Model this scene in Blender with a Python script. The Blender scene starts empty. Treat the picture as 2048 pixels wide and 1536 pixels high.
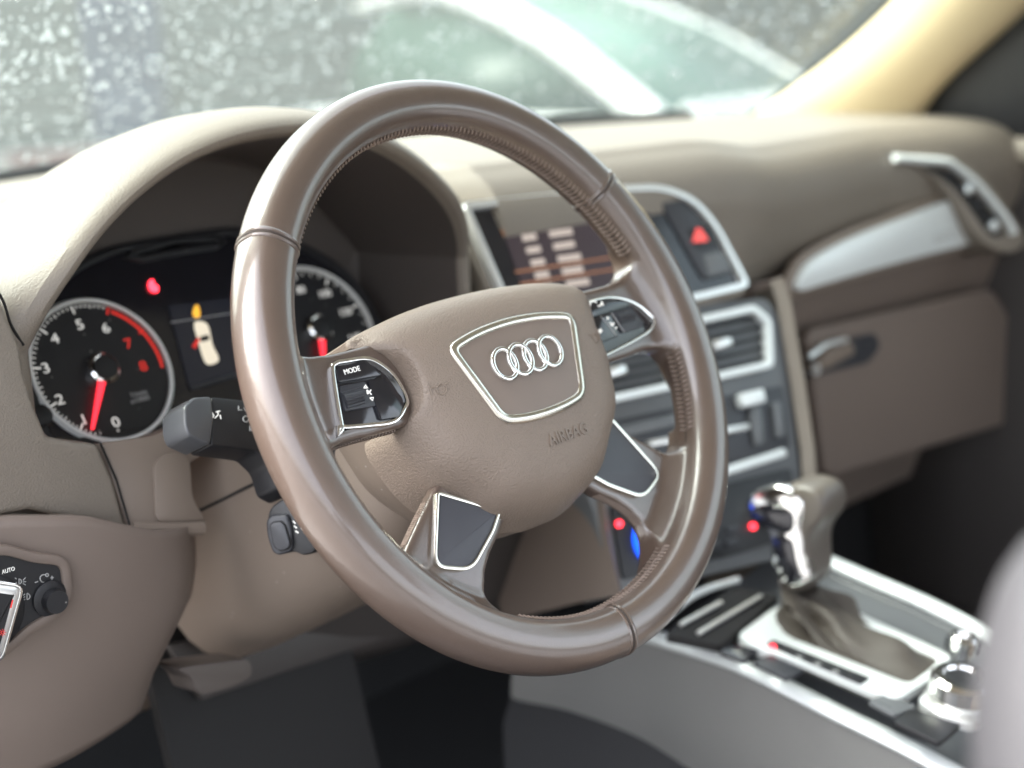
import bpy, bmesh, math, random
import numpy as np
from mathutils import Matrix, Vector
random.seed(7); np.random.seed(7)
R_ = math.radians
# ------------------------------------------------------------------ camera, world, sun, exposure
# car frame: X to the passenger side, Y forward, Z up, origin = steering wheel centre, metres
CAM = np.array([-0.654, -0.610, 0.210])
RC = np.array([[0.67217430, -0.73936649, -0.03897305],
               [-0.20335462, -0.13374793, -0.96992700],
               [0.71191896, 0.65988536, -0.24025551]])
FPX = 3025.675
scene = bpy.context.scene
cd = bpy.data.cameras.new('camera'); cam = bpy.data.objects.new('camera', cd)
scene.collection.objects.link(cam); scene.camera = cam
cd.sensor_width = 36; cd.lens = FPX / 2048 * 36; cd.clip_start = 0.02; cd.clip_end = 400
mw = Matrix.Identity(4)
for i in range(3):
    mw[i][0] = RC[0][i]; mw[i][1] = -RC[1][i]; mw[i][2] = -RC[2][i]; mw[i][3] = CAM[i]
cam.matrix_world = mw
cd.dof.use_dof = True; cd.dof.focus_distance = 0.86; cd.dof.aperture_fstop = 4.0

SUN_EL, SUN_AZ = 50.0, -34.0          # azimuth from +Y (forward) towards +X
world = bpy.data.worlds.new('World'); scene.world = world; world.use_nodes = True
wn = world.node_tree
sky = wn.nodes.new('ShaderNodeTexSky'); sky.sky_type = 'NISHITA'; sky.sun_disc = False
sky.sun_elevation = R_(SUN_EL); sky.sun_rotation = R_(SUN_AZ)
sky.air_density = 1.0; sky.dust_density = 6.0; sky.ozone_density = 0.6
bg = wn.nodes['Background']; bg.inputs['Strength'].default_value = 0.15
hsv = wn.nodes.new('ShaderNodeHueSaturation'); hsv.inputs['Saturation'].default_value = .40     # thin overcast: a whiter sky
wn.links.new(sky.outputs[0], hsv.inputs['Color']); wn.links.new(hsv.outputs[0], bg.inputs['Color'])
sl = bpy.data.lights.new('sun', 'SUN'); sl.energy = 0.5; sl.angle = R_(26); sl.color = (1.0, 0.95, 0.87)
sun = bpy.data.objects.new('sun', sl); scene.collection.objects.link(sun)
sd = Vector((math.sin(R_(SUN_AZ)) * math.cos(R_(SUN_EL)), math.cos(R_(SUN_AZ)) * math.cos(R_(SUN_EL)), math.sin(R_(SUN_EL))))
sun.rotation_euler = sd.to_track_quat('Z', 'Y').to_euler(); sun.location = sd * 20
vs = scene.view_settings; vs.view_transform = 'Standard'; vs.look = 'None'; vs.gamma = 1.0; vs.use_curve_mapping = False
vs.exposure = 3.0
scene.render.engine = 'CYCLES'
scene.cycles.use_denoising = True
scene.cycles.max_bounces = 10; scene.cycles.transparent_max_bounces = 16
scene.cycles.sample_clamp_indirect = 8
scene.cycles.caustics_refractive = False; scene.cycles.caustics_reflective = False

# ------------------------------------------------------------------ measuring helpers (pixel of the photo -> point on a given plane)
def ray(x, y):
    d = RC.T @ np.array([(x - 1024) / FPX, (y - 768) / FPX, 1.0]); return d / np.linalg.norm(d)
def at(x, y, ax, val):
    d = ray(x, y); i = 'XYZ'.index(ax); return CAM + d * (val - CAM[i]) / d[i]
def onplane(x, y, p0, n):
    d = ray(x, y); n = np.asarray(n, float); return CAM + d * (np.dot(np.asarray(p0) - CAM, n) / np.dot(d, n))
class Frame:
    def __init__(s, O, A, B):
        s.O = np.array(O, float); s.A = np.array(A, float); s.A /= np.linalg.norm(s.A)
        B = np.array(B, float); B = B - s.A * (B @ s.A); s.B = B / np.linalg.norm(B); s.N = np.cross(s.A, s.B)
    def p(s, a, b, n=0.0): return s.O + s.A * a + s.B * b + s.N * n
    def px(s, x, y, n=0.0):
        q = onplane(x, y, s.O + s.N * n, s.N) - s.O; return np.array([q @ s.A, q @ s.B])
    def pts(s, L, n=0.0): return [tuple(s.px(x, y, n)) for x, y in L]
RHO = R_(26.5)
WF = Frame((0, 0, 0), (1, 0, 0), (0, math.sin(RHO), math.cos(RHO)))       # steering wheel plane, N to the driver
CF = Frame((0, .29, -.0245), (1, 0, 0), (0, .5, .866))                    # instrument face
PSI, RK = R_(10), R_(25)
SF = Frame((.37, .2, 0), (math.cos(PSI), -math.sin(PSI), 0),
           (math.sin(PSI) * math.sin(RK), math.cos(PSI) * math.sin(RK), math.cos(RK)))   # centre stack

# ------------------------------------------------------------------ materials
MATS = {}
def mat(name, col, rough=.5, metal=0, bump=None, spec=.5, coat=0, var=0.0, varscale=20, emit=None, es=0, roughvar=0, coatrough=.1, dust=0):
    if name in MATS: return MATS[name]
    m = bpy.data.materials.new(name); m.use_nodes = True; nt = m.node_tree; b = nt.nodes['Principled BSDF']
    b.inputs['Base Color'].default_value = (*col, 1); b.inputs['Roughness'].default_value = rough
    b.inputs['Metallic'].default_value = metal; b.inputs['Specular IOR Level'].default_value = spec
    b.inputs['Coat Weight'].default_value = coat; b.inputs['Coat Roughness'].default_value = coatrough
    tc = nt.nodes.new('ShaderNodeTexCoord')
    if var or roughvar:
        n = nt.nodes.new('ShaderNodeTexNoise'); n.inputs['Scale'].default_value = varscale; n.inputs['Detail'].default_value = 5
        nt.links.new(tc.outputs['Object'], n.inputs['Vector'])
        if var:
            mx = nt.nodes.new('ShaderNodeMix'); mx.data_type = 'RGBA'
            mx.inputs[6].default_value = (*[c * (1 - var) for c in col], 1); mx.inputs[7].default_value = (*[min(1, c * (1 + var)) for c in col], 1)
            nt.links.new(n.outputs['Fac'], mx.inputs[0]); nt.links.new(mx.outputs[2], b.inputs['Base Color'])
        if roughvar:
            mr = nt.nodes.new('ShaderNodeMapRange'); mr.inputs[1].default_value = .3; mr.inputs[2].default_value = .7
            mr.inputs[3].default_value = max(0, rough - roughvar); mr.inputs[4].default_value = min(1, rough + roughvar)
            nt.links.new(n.outputs['Fac'], mr.inputs[0]); nt.links.new(mr.outputs[0], b.inputs['Roughness'])
    if bump:
        kind, sc, st, dist = bump
        if kind == 'leather':
            # pebbled grain: warped cells
            v = nt.nodes.new('ShaderNodeTexVoronoi'); v.feature = 'SMOOTH_F1'; v.inputs['Scale'].default_value = sc; v.inputs['Smoothness'].default_value = .4
            nn = nt.nodes.new('ShaderNodeTexNoise'); nn.inputs['Scale'].default_value = sc * .6; nn.inputs['Detail'].default_value = 2
            ma = nt.nodes.new('ShaderNodeMix'); ma.data_type = 'RGBA'; ma.inputs[0].default_value = .0007 * 400 / sc
            nt.links.new(tc.outputs['Object'], nn.inputs['Vector']); nt.links.new(tc.outputs['Object'], ma.inputs[6]); nt.links.new(nn.outputs['Color'], ma.inputs[7])
            nt.links.new(ma.outputs[2], v.inputs['Vector'])
            mm = nt.nodes.new('ShaderNodeMath'); mm.operation = 'MULTIPLY'; mm.inputs[1].default_value = -1
            nt.links.new(v.outputs['Distance'], mm.inputs[0]); src = mm.outputs[0]
        elif kind == 'weave':
            w1 = nt.nodes.new('ShaderNodeTexWave'); w1.inputs['Scale'].default_value = sc; w1.bands_direction = 'DIAGONAL'
            nt.links.new(tc.outputs['Object'], w1.inputs['Vector']); src = w1.outputs['Fac']
        elif kind == 'rim':
            v = nt.nodes.new('ShaderNodeTexVoronoi'); v.inputs['Scale'].default_value = 1100; nt.links.new(tc.outputs['Object'], v.inputs['Vector'])
            n1 = nt.nodes.new('ShaderNodeTexNoise'); n1.inputs['Scale'].default_value = 70; n1.inputs['Detail'].default_value = 6; n1.inputs['Roughness'].default_value = .55
            nt.links.new(tc.outputs['Object'], n1.inputs['Vector'])
            a1 = nt.nodes.new('ShaderNodeMath'); a1.operation = 'MULTIPLY_ADD'; a1.inputs[1].default_value = 5.0
            nt.links.new(n1.outputs['Fac'], a1.inputs[0]); nt.links.new(v.outputs['Distance'], a1.inputs[2]); src = a1.outputs[0]
        else:
            nn = nt.nodes.new('ShaderNodeTexNoise'); nn.inputs['Scale'].default_value = sc; nn.inputs['Detail'].default_value = 4
            nt.links.new(tc.outputs['Object'], nn.inputs['Vector']); src = nn.outputs['Fac']
        bp = nt.nodes.new('ShaderNodeBump'); bp.inputs['Strength'].default_value = st; bp.inputs['Distance'].default_value = dist
        nt.links.new(src, bp.inputs['Height']); nt.links.new(bp.outputs[0], b.inputs['Normal'])
    if dust:
        dv = nt.nodes.new('ShaderNodeTexVoronoi'); dv.inputs['Scale'].default_value = 170; nt.links.new(tc.outputs['Object'], dv.inputs['Vector'])
        sx_ = nt.nodes.new('ShaderNodeSeparateColor'); nt.links.new(dv.outputs['Color'], sx_.inputs[0])
        g1_ = nt.nodes.new('ShaderNodeMath'); g1_.operation = 'GREATER_THAN'; g1_.inputs[1].default_value = 1 - dust; nt.links.new(sx_.outputs[0], g1_.inputs[0])
        mr_ = nt.nodes.new('ShaderNodeMapRange'); mr_.inputs[1].default_value = .05; mr_.inputs[2].default_value = .14; mr_.inputs[3].default_value = .55; mr_.inputs[4].default_value = 0
        nt.links.new(dv.outputs['Distance'], mr_.inputs[0]); mu_ = nt.nodes.new('ShaderNodeMath'); mu_.operation = 'MULTIPLY'
        nt.links.new(mr_.outputs[0], mu_.inputs[0]); nt.links.new(g1_.outputs[0], mu_.inputs[1])
        dm = nt.nodes.new('ShaderNodeMix'); dm.data_type = 'RGBA'; dm.inputs[6].default_value = (*col, 1); dm.inputs[7].default_value = (.55, .52, .48, 1)
        if b.inputs['Base Color'].is_linked: nt.links.new(b.inputs['Base Color'].links[0].from_socket, dm.inputs[6])
        nt.links.new(mu_.outputs[0], dm.inputs[0]); nt.links.new(dm.outputs[2], b.inputs['Base Color'])
    if emit:
        b.inputs['Emission Color'].default_value = (*emit, 1); b.inputs['Emission Strength'].default_value = es
    MATS[name] = m; return m
TAUPE = (.215, .168, .134)
m_rim = mat('worn_glossy_leather', (.100, .069, .053), .34, bump=('rim', 900, .22, .0003), spec=.8, coat=1.0, var=.05, varscale=35, roughvar=.04, coatrough=.13)
m_pad = mat('grained_airbag_vinyl', TAUPE, .48, bump=('leather', 820, .55, .0006), var=.05, varscale=12)
m_dash = mat('grained_dash_vinyl', (.208, .178, .146), .52, bump=('leather', 800, .45, .0006), var=.05, varscale=8, dust=.03)
m_hard = mat('smooth_taupe_plastic', (.205, .163, .132), .42, bump=('noise', 1800, .12, .0003), var=.05, varscale=10, dust=.10)
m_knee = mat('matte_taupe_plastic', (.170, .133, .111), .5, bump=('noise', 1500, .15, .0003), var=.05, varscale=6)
m_hoodin = mat('shaded_hood_inside', (.080, .067, .060), .6, bump=('noise', 1500, .15, .0003))  # hood vinyl with the interior's shadow put into a darker colour
m_black = mat('matte_black_plastic', (.012, .012, .014), .45, bump=('noise', 1600, .2, .0003), var=.25, varscale=60, dust=.12)
m_blackg = mat('gloss_black_plastic', (.012, .012, .016), .16, roughvar=.06, varscale=80, coat=.4)
m_char = mat('charcoal_plastic', (.035, .036, .042), .42, bump=('noise', 1400, .15, .0003))
m_grey = mat('satin_grey_plastic', (.12, .125, .13), .4)
m_chrome = mat('polished_chrome', (.86, .85, .82), .10, 1, roughvar=.05, varscale=50)
m_satin = mat('satin_chrome', (.80, .80, .78), .28, .7)
m_silver = mat('brushed_silver_trim', (.74, .77, .76), .36, .2, bump=('noise', 700, .1, .0003))
m_decor = mat('fine_weave_aluminium', (.27, .27, .265), .40, .7, bump=('weave', 260, .5, .0005))
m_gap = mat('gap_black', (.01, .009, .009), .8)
m_white = mat('white_print', (.75, .75, .72), .5, emit=(1, .97, .9), es=.05)
m_printdim = mat('grey_print', (.45, .45, .44), .5)
m_red = mat('red_print', (.55, .02, .02), .5, emit=(1, .05, .03), es=.06)
m_redlamp = mat('red_lamp', (.5, .01, .01), .4, emit=(1, .03, .05), es=.9)
m_needle = mat('red_needle', (.8, .02, .03), .4, emit=(1, .03, .05), es=.28)
m_blue = mat('blue_lit_ring', (.01, .06, .5), .4, emit=(.01, .10, 1), es=.35)
m_thread = mat('taupe_thread', (.20, .152, .125), .6)
m_cream = mat('cream_pillar_trim', (.58, .47, .29), .75, bump=('noise', 1200, .15, .0004))
m_carpet = mat('black_carpet', (.026, .026, .028), .95, bump=('noise', 500, .8, .003))
m_mat = mat('black_rubber_mat', (.02, .02, .024), .6, bump=('noise', 500, .4, .001))
m_seat = mat('grey_seat_leather', (.034, .034, .038), .5, bump=('leather', 420, .4, .0006))
m_knobl = mat('brown_knob_leather', (.105, .090, .077), .38, bump=('leather', 500, .25, .0005))
m_boot = mat('soft_boot_leather', (.065, .054, .045), .55, bump=('leather', 500, .4, .0006), var=.1, varscale=40)

# ------------------------------------------------------------------ mesh helpers
class MB:
    def __init__(s): s.v = []; s.f = []
    def add(s, verts, faces):
        o = len(s.v); s.v += [tuple(map(float, q)) for q in verts]; s.f += [tuple(i + o for i in f) for f in faces]; return s
    def loft(s, rings, closed=True, cap0=False, cap1=False):
        n = len(rings[0]); vs = [q for r in rings for q in r]; fs = []
        for i in range(len(rings) - 1):
            for j in range(n if closed else n - 1):
                k = (j + 1) % n; fs.append((i * n + j, i * n + k, (i + 1) * n + k, (i + 1) * n + j))
        if cap0: fs.append(tuple(range(n))[::-1])
        if cap1: fs.append(tuple((len(rings) - 1) * n + j for j in range(n)))
        return s.add(vs, fs)
    def prism(s, pts, n0, n1, fr=None):
        P = (lambda a, b, n: fr.p(a, b, n)) if fr else (lambda a, b, n: (a, b, n))
        ar = sum(pts[i][0] * pts[(i + 1) % len(pts)][1] - pts[(i + 1) % len(pts)][0] * pts[i][1] for i in range(len(pts)))
        if ar < 0: pts = pts[::-1]
        return s.loft([[P(a, b, n0) for a, b in pts], [P(a, b, n1) for a, b in pts]], True, True, True)
    def ring(s, outer, inner, n0, n1, fr=None):
        P = (lambda a, b, n: fr.p(a, b, n)) if fr else (lambda a, b, n: (a, b, n))
        return s.loft([[P(*q, n0) for q in outer], [P(*q, n1) for q in outer], [P(*q, n1) for q in inner], [P(*q, n0) for q in inner], [P(*q, n0) for q in outer]])
    def tube(s, path, rad, seg=10, closed=False, caps=True, up=None):
        path = [np.array(q, float) for q in path]; n = len(path); rings = []
        rad = rad if hasattr(rad, '__len__') else [rad] * n
        prev = None
        for i in range(n):
            t = path[(i + 1) % n if closed else min(i + 1, n - 1)] - path[(i - 1) % n if closed else max(i - 1, 0)]
            t = t / (np.linalg.norm(t) + 1e-12)
            if prev is None:
                h = np.array(up if up is not None else ((0, 0, 1) if abs(t[2]) < .9 else (1, 0, 0)), float)
            else: h = prev
            x = h - t * (h @ t); x /= np.linalg.norm(x) + 1e-12; prev = x; y = np.cross(t, x)
            rr = rad[i]; rx, ry = (rr if hasattr(rr, '__len__') else (rr, rr))
            rings.append([path[i] + x * rx * math.cos(2 * math.pi * k / seg) + y * ry * math.sin(2 * math.pi * k / seg) for k in range(seg)])
        if closed: rings.append(rings[0])
        return s.loft(rings, True, caps and not closed, caps and not closed)
    def box(s, c, h, fr=None, tap=1.0):
        P = (lambda a, b, n: fr.p(a, b, n)) if fr else (lambda a, b, n: np.array((a, b, n)))
        vs = [P(c[0] + sx * h[0] * (tap if sz > 0 else 1), c[1] + sy * h[1] * (tap if sz > 0 else 1), c[2] + sz * h[2]) for sx in (-1, 1) for sy in (-1, 1) for sz in (-1, 1)]
        return s.add(vs, [(0, 1, 3, 2), (4, 6, 7, 5), (0, 4, 5, 1), (2, 3, 7, 6), (0, 2, 6, 4), (1, 5, 7, 3)])
    def grid(s, fn, nu, nv):
        vs = [fn(i / nu, j / nv) for i in range(nu + 1) for j in range(nv + 1)]
        return s.add(vs, [(i * (nv + 1) + j, (i + 1) * (nv + 1) + j, (i + 1) * (nv + 1) + j + 1, i * (nv + 1) + j + 1) for i in range(nu) for j in range(nv)])
    def lathe(s, prof, fr, seg=32, c=(0, 0)):
        return s.loft([[fr.p(c[0] + r * math.cos(2 * math.pi * k / seg), c[1] + r * math.sin(2 * math.pi * k / seg), h) for k in range(seg)] for r, h in prof], True, True, True)
    def build(s, name, m, parent=None, bevel=0, seg=2, angle=35, smooth=True, solid=0, sub=0, kind=None, mats=None):
        me = bpy.data.meshes.new(name); me.from_pydata(s.v, [], s.f)
        bm = bmesh.new(); bm.from_mesh(me)
        bmesh.ops.remove_doubles(bm, verts=bm.verts, dist=1e-6)
        bmesh.ops.recalc_face_normals(bm, faces=bm.faces)
        if bevel:
            es = [e for e in bm.edges if len(e.link_faces) == 2 and e.calc_face_angle(0) > R_(30)]
            bmesh.ops.bevel(bm, geom=es, offset=bevel, segments=seg, affect='EDGES', profile=.5, clamp_overlap=True)
        bm.to_mesh(me); bm.free()
        if smooth:
            me.polygons.foreach_set('use_smooth', [True] * len(me.polygons)); me.set_sharp_from_angle(angle=R_(angle))
        me.materials.append(m)
        o = bpy.data.objects.new(name, me); scene.collection.objects.link(o)
        if parent: o.parent = parent
        if sub:
            md = o.modifiers.new('sub', 'SUBSURF'); md.levels = sub; md.render_levels = sub
        if solid:
            md = o.modifiers.new('thick', 'SOLIDIFY'); md.thickness = solid; md.offset = -1
        if kind: o['kind'] = kind
        return o
def smooth_closed(pts, n=6):
    pts = [np.array(q, float) for q in pts]; N = len(pts); out = []
    for i in range(N):
        p0, p1, p2, p3 = pts[i - 1], pts[i], pts[(i + 1) % N], pts[(i + 2) % N]
        for k in range(n):
            t = k / n
            out.append(tuple(.5 * ((2 * p1) + (-p0 + p2) * t + (2 * p0 - 5 * p1 + 4 * p2 - p3) * t * t + (-p0 + 3 * p1 - 3 * p2 + p3) * t ** 3)))
    return out
def smooth_open(pts, n=6):
    pts = [np.array(q, float) for q in pts]; N = len(pts); out = []
    for i in range(N - 1):
        p0, p1, p2, p3 = pts[max(i - 1, 0)], pts[i], pts[i + 1], pts[min(i + 2, N - 1)]
        for k in range(n):
            t = k / n
            out.append(.5 * ((2 * p1) + (-p0 + p2) * t + (2 * p0 - 5 * p1 + 4 * p2 - p3) * t * t + (-p0 + 3 * p1 - 3 * p2 + p3) * t ** 3))
    return out + [pts[-1]]
def rounded(pts, r, n=5):
    """polygon with corners rounded by radius-like distance r"""
    pts = [np.array(q, float) for q in pts]; N = len(pts); out = []
    for i in range(N):
        a, b, c = pts[i - 1], pts[i], pts[(i + 1) % N]
        rr = r[i] if hasattr(r, '__len__') else r
        d1 = a - b; d2 = c - b; l1 = np.linalg.norm(d1); l2 = np.linalg.norm(d2)
        k = min(rr, l1 * .45, l2 * .45); p = b + d1 / l1 * k; q = b + d2 / l2 * k
        for j in range(n + 1):
            t = j / n; out.append(tuple((1 - t) ** 2 * p + 2 * t * (1 - t) * b + t * t * q))
    return out
def inset(pts, d):
    pts = [np.array(q, float) for q in pts]; N = len(pts)
    ar = sum(pts[i][0] * pts[(i + 1) % N][1] - pts[(i + 1) % N][0] * pts[i][1] for i in range(N)); sg = 1 if ar > 0 else -1
    out = []
    for i in range(N):
        e1 = pts[i] - pts[i - 1]; e2 = pts[(i + 1) % N] - pts[i]
        n1 = np.array([-e1[1], e1[0]]) / (np.linalg.norm(e1) + 1e-12); n2 = np.array([-e2[1], e2[0]]) / (np.linalg.norm(e2) + 1e-12)
        n = n1 + n2; L = np.linalg.norm(n); n = n / L if L > 1e-6 else n1
        out.append(tuple(pts[i] + sg * n * d / max(.5, n @ n1)))
    return out
def thing(name, label, cat, loc=(0, 0, 0), group=None, mtx=None):
    o = bpy.data.objects.new(name, None); scene.collection.objects.link(o); o.empty_display_size = .02
    if mtx is not None: o.matrix_world = mtx
    else: o.location = loc
    o['label'] = label; o['category'] = cat
    if group: o['group'] = group
    return o
def tag(o, label, cat, group=None):
    o['label'] = label; o['category'] = cat
    if group: o['group'] = group
    return o
def struct(o, label=None):
    o['kind'] = 'structure'
    if label: o['label'] = label
    return o
def keep(o, parent):
    """parent a world-space mesh under a thing whose empty is not at the origin"""
    o.parent = parent; o.matrix_parent_inverse = parent.matrix_world.inverted() if False else Matrix.Translation(parent.location).inverted(); return o
def text(s, fr, a, b, n, size, m, parent, name='lettering', depth=.0002, rot=0, sx=1.0, align='CENTER'):
    cu = bpy.data.curves.new('t', 'FONT'); cu.body = s; cu.size = size; cu.extrude = depth; cu.align_x = align; cu.align_y = 'CENTER'; cu.resolution_u = 3
    ob = bpy.data.objects.new('t', cu); scene.collection.objects.link(ob)
    bpy.context.view_layer.update()
    me = bpy.data.meshes.new_from_object(ob.evaluated_get(bpy.context.evaluated_depsgraph_get()))
    bpy.data.objects.remove(ob); bpy.data.curves.remove(cu)
    cr, sr = math.cos(rot), math.sin(rot)
    for v in me.vertices:
        x, y, z = v.co; x *= sx
        v.co = Vector(fr.p(a + x * cr - y * sr, b + x * sr + y * cr, n + z))
    me.materials.clear(); me.materials.append(m)
    o = bpy.data.objects.new(name, me); scene.collection.objects.link(o)
    if parent: o.parent = parent
    return o
class Local(Frame):
    def __init__(s): s.O = np.zeros(3); s.A = np.array([1., 0, 0]); s.B = np.array([0, 1., 0]); s.N = np.array([0, 0, 1.])
LF = Local()

# ================================================================== DASHBOARD
dash = thing('dashboard', 'taupe grained dashboard with arched instrument hood running under the windscreen', 'dashboard', (0, 0, 0))
# --- arched hood plus the padded left flank, one swept surface
def arch_path():
    P = []
    for z in np.linspace(-.105, .012, 12): P.append((-.1945, z))
    for k in np.linspace(-1, 1, 61):
        x = .19 * math.sin(k * math.pi / 2); z = .02 + .114 * max(0, 1 - abs(x / .19) ** 2.2) ** (1 / 1.3); x *= (1.0237 if k < 0 else 1)
        P.append((x, z))
    for z in np.linspace(.012, -.07, 8): P.append((.19, z))
    return [np.array(q) for q in P]
AP = arch_path()
def arch_normals():
    out = []
    for i in range(len(AP)):
        t = AP[min(i + 2, len(AP) - 1)] - AP[max(i - 2, 0)]; t /= np.linalg.norm(t); out.append(np.array([-t[1], t[0]]))
    return out
AN = arch_normals()
topm = [(-.020, .330), (-.006, .240), (-.002, .206), (.001, .197), (.006, .195), (.012, .200), (.018, .222), (.018, .27), (-.004, .35), (-.045, .45), (-.09, .58)]
lefm = [(-.012, .320), (-.003, .235), (-.001, .216), (.002, .211), (.007, .2085), (.016, .206), (.03, .203), (.06, .200), (.10, .205), (.16, .225), (.26, .28)]
rigm = [(-.012, .330), (-.003, .245), (-.001, .226), (.001, .220), (.005, .219), (.010, .222), (.018, .232), (.028, .248), (.04, .275), (.055, .33), (.07, .40)]
rings = []
for k in range(len(topm)):
    r = []
    for i, (p, n) in enumerate(zip(AP, AN)):
        wx = min(1, max(0, (abs(n[0]) - .70) / .30)); wl = wx * wx * (3 - 2 * wx)
        sm = lefm if n[0] < 0 else rigm
        off = topm[k][0] * (1 - wl) + sm[k][0] * wl; Y = topm[k][1] * (1 - wl) + sm[k][1] * wl
        q = p + n * off
        r.append((q[0], Y, q[1]))
    rings.append(r)
hood_out = MB().loft(rings[2:], closed=False).build('binnacle_hood', m_dash, dash, sub=1)
hood_in = MB().loft(rings[:3], closed=False).build('hood_inside', m_hoodin, dash, sub=1)
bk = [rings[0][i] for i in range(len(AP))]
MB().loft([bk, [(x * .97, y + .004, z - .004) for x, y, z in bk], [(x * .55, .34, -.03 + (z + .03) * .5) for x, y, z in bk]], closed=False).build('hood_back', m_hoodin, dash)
# seam from the hood flank
sp = [at(-60, 520, 'Y', .2015), at(0, 590, 'Y', .2015), at(22, 650, 'Y', .2035), at(47, 690, 'Y', .207)]
MB().tube(smooth_open(sp, 6), .0009, 6).build('seam', m_gap, dash)

LPF = Frame((-.2, .1985, 0), (1, .03, 0), (0, .06, 1))
lpp = LPF.pts([(-330, 300), (-60, 520), (0, 592), (24, 650), (42, 692), (50, 745), (70, 810), (96, 873), (150, 884), (197, 888), (228, 960), (258, 1066), (180, 1050), (120, 1033), (60, 1020), (0, 1032), (-60, 1060), (-330, 1200)], .004)
MB().prism(lpp, -.03, .004, LPF).build('flank_pad', m_dash, dash, bevel=.004, seg=4, angle=60)
# --- dash top from the hood back to the windscreen base and over the passenger brow
def base_y(x): return .885 - .72 * (x - .37) ** 2
ZB = .055
def prof(x):
    """Y,Z control points from windscreen base to glove box bottom for the passenger / centre side"""
    yb = base_y(x)
    k = min(1, max(0, (x - .50) / .12)); k = k * k * (3 - 2 * k)        # 0 = centre (behind the stack), 1 = passenger
    e = min(1, max(0, (x - .80) / .28))
    yf = (.215 - .17 * (x - .37)) * (1 - k) + (.185 - .03 * e) * k          # brow front
    g = min(1, max(0, (.25 - x) / .05)); yf += .22 * g
    zt = .088 * (1 - k) + (.074 + .0 * e) * k - .012 * e - .02 * g
    c = [(yb + .02, ZB - .012), (yb, ZB), (yb * .7 + yf * .3, ZB + .014), (yb * .4 + yf * .6, zt + .004), (yf + .07, zt), (yf + .03, zt - .010), (yf + .008, zt - .030), (yf, zt - .055)]
    if k > 0:
        c += [(yf + .003 * k, zt - .08), (yf + .012 * k, zt - .105), (yf + .03 * k, zt - .135)]
    else:
        c += [(yf, zt - .08), (yf, zt - .105), (yf, zt - .135)]
    return c
def topfn(u, v):
    x = -.02 + u * 1.13
    c = prof(x); pts = [np.array(q) for q in c]
    t = v * (len(pts) - 1); i = min(int(t), len(pts) - 2); t -= i
    p0, p1, p2, p3 = pts[max(i - 1, 0)], pts[i], pts[i + 1], pts[min(i + 2, len(pts) - 1)]
    q = .5 * ((2 * p1) + (-p0 + p2) * t + (2 * p0 - 5 * p1 + 4 * p2 - p3) * t * t + (-p0 + 3 * p1 - 3 * p2 + p3) * t ** 3)
    return (x, q[0], q[1])
MB().grid(lambda u, v: topfn(u, v), 90, 66).build('dash_top_pad', m_dash, dash)
# left part of the top behind the hood
MB().grid(lambda u, v: (-.36 + u * .42, base_y(-.36 + u * .42) + .02 - v * (base_y(-.36 + u * .42) - .40), ZB - .005 + .02 * v), 20, 12).build('dash_top_left', m_dash, dash)
# defroster slot along the windscreen base
MB().tube([(x, base_y(x) - .05, ZB + .007) for x in np.linspace(.1, .98, 30)], (.012), 6).build('defroster_slot', m_gap, dash)

# passenger lower face and knee bolster (centre right of the column)
PF = Frame((.78, .180, 0), (1, -.05, 0), (0, .13, 1))                  # passenger panel plane
# decor trim: silver plate under the brow
trim = PF.pts([(1590, 580), (1596, 548), (1625, 515), (1700, 475), (1800, 436), (1880, 405), (1912, 402), (1940, 430), (1962, 472), (1955, 482), (1850, 508), (1740, 538), (1640, 567)])
tr_o = smooth_closed(trim, 5)
MB().prism(tr_o, -.004, .007, PF).build('decor_strip', m_silver, dash, bevel=.002)
MB().prism(inset(tr_o, -.008), -.012, -.001, PF).build('decor_strip_recess', m_hard, dash, bevel=.003)
text('quattro', PF, *PF.px(1893, 468, .0075), .0072, .016, m_printdim, dash, 'trim_lettering', sx=1.1)

# passenger lower panel (fixed) around the glove box
def low(u, v):
    x = .50 + u * .60; z = -.055 - v * .34
    y = .182 - .05 * (x - .78) + .03 * math.sin(v * 2.6) + .10 * v * v + (.05 * max(0, .56 - x) / .06)
    return (x, y, z)
MB().grid(low, 24, 24).build('passenger_lower_panel', m_knee, dash)

# ---------- glove box
gb = thing('glove_box', 'taupe glove box lid with recessed latch under the silver trim', 'glove box', (0, 0, 0))
GF = Frame((.80, .178, -.14), (1, -.05, 0), (0, .02, 1))
lid = rounded(GF.pts([(1612, 660), (1985, 575), (2050, 690), (2040, 840), (1650, 960)]), .02)
MB().prism(lid, -.012, .002, GF).build('lid', m_knee, gb, bevel=.006, seg=3)
rec = rounded(GF.pts([(1602, 745), (1650, 690), (1745, 665), (1760, 690), (1735, 725), (1610, 755)], .004), .008)
MB().prism(rec, .0042, .0055, GF).build('latch_recess', m_char, gb)
lat = rounded(GF.pts([(1608, 748), (1640, 700), (1690, 680), (1698, 705), (1650, 732)], .006), .006)
lt = MB().prism(lat, .0056, .014, GF).build('latch', m_hard, gb, bevel=.002)
MB().tube([GF.p(*GF.px(1620, 715, .015), .0135), GF.p(*GF.px(1650, 690, .015), .0150), GF.p(*GF.px(1695, 680, .015), .0135)], .003, 8).build('latch_edge', m_satin, lt)
MB().lathe([(.002, .014), (.006, .014), (.006, .018), (.001, .018)], GF, 16, GF.px(1628, 738, .014)).build('lock_barrel', m_satin, lt)

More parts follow.
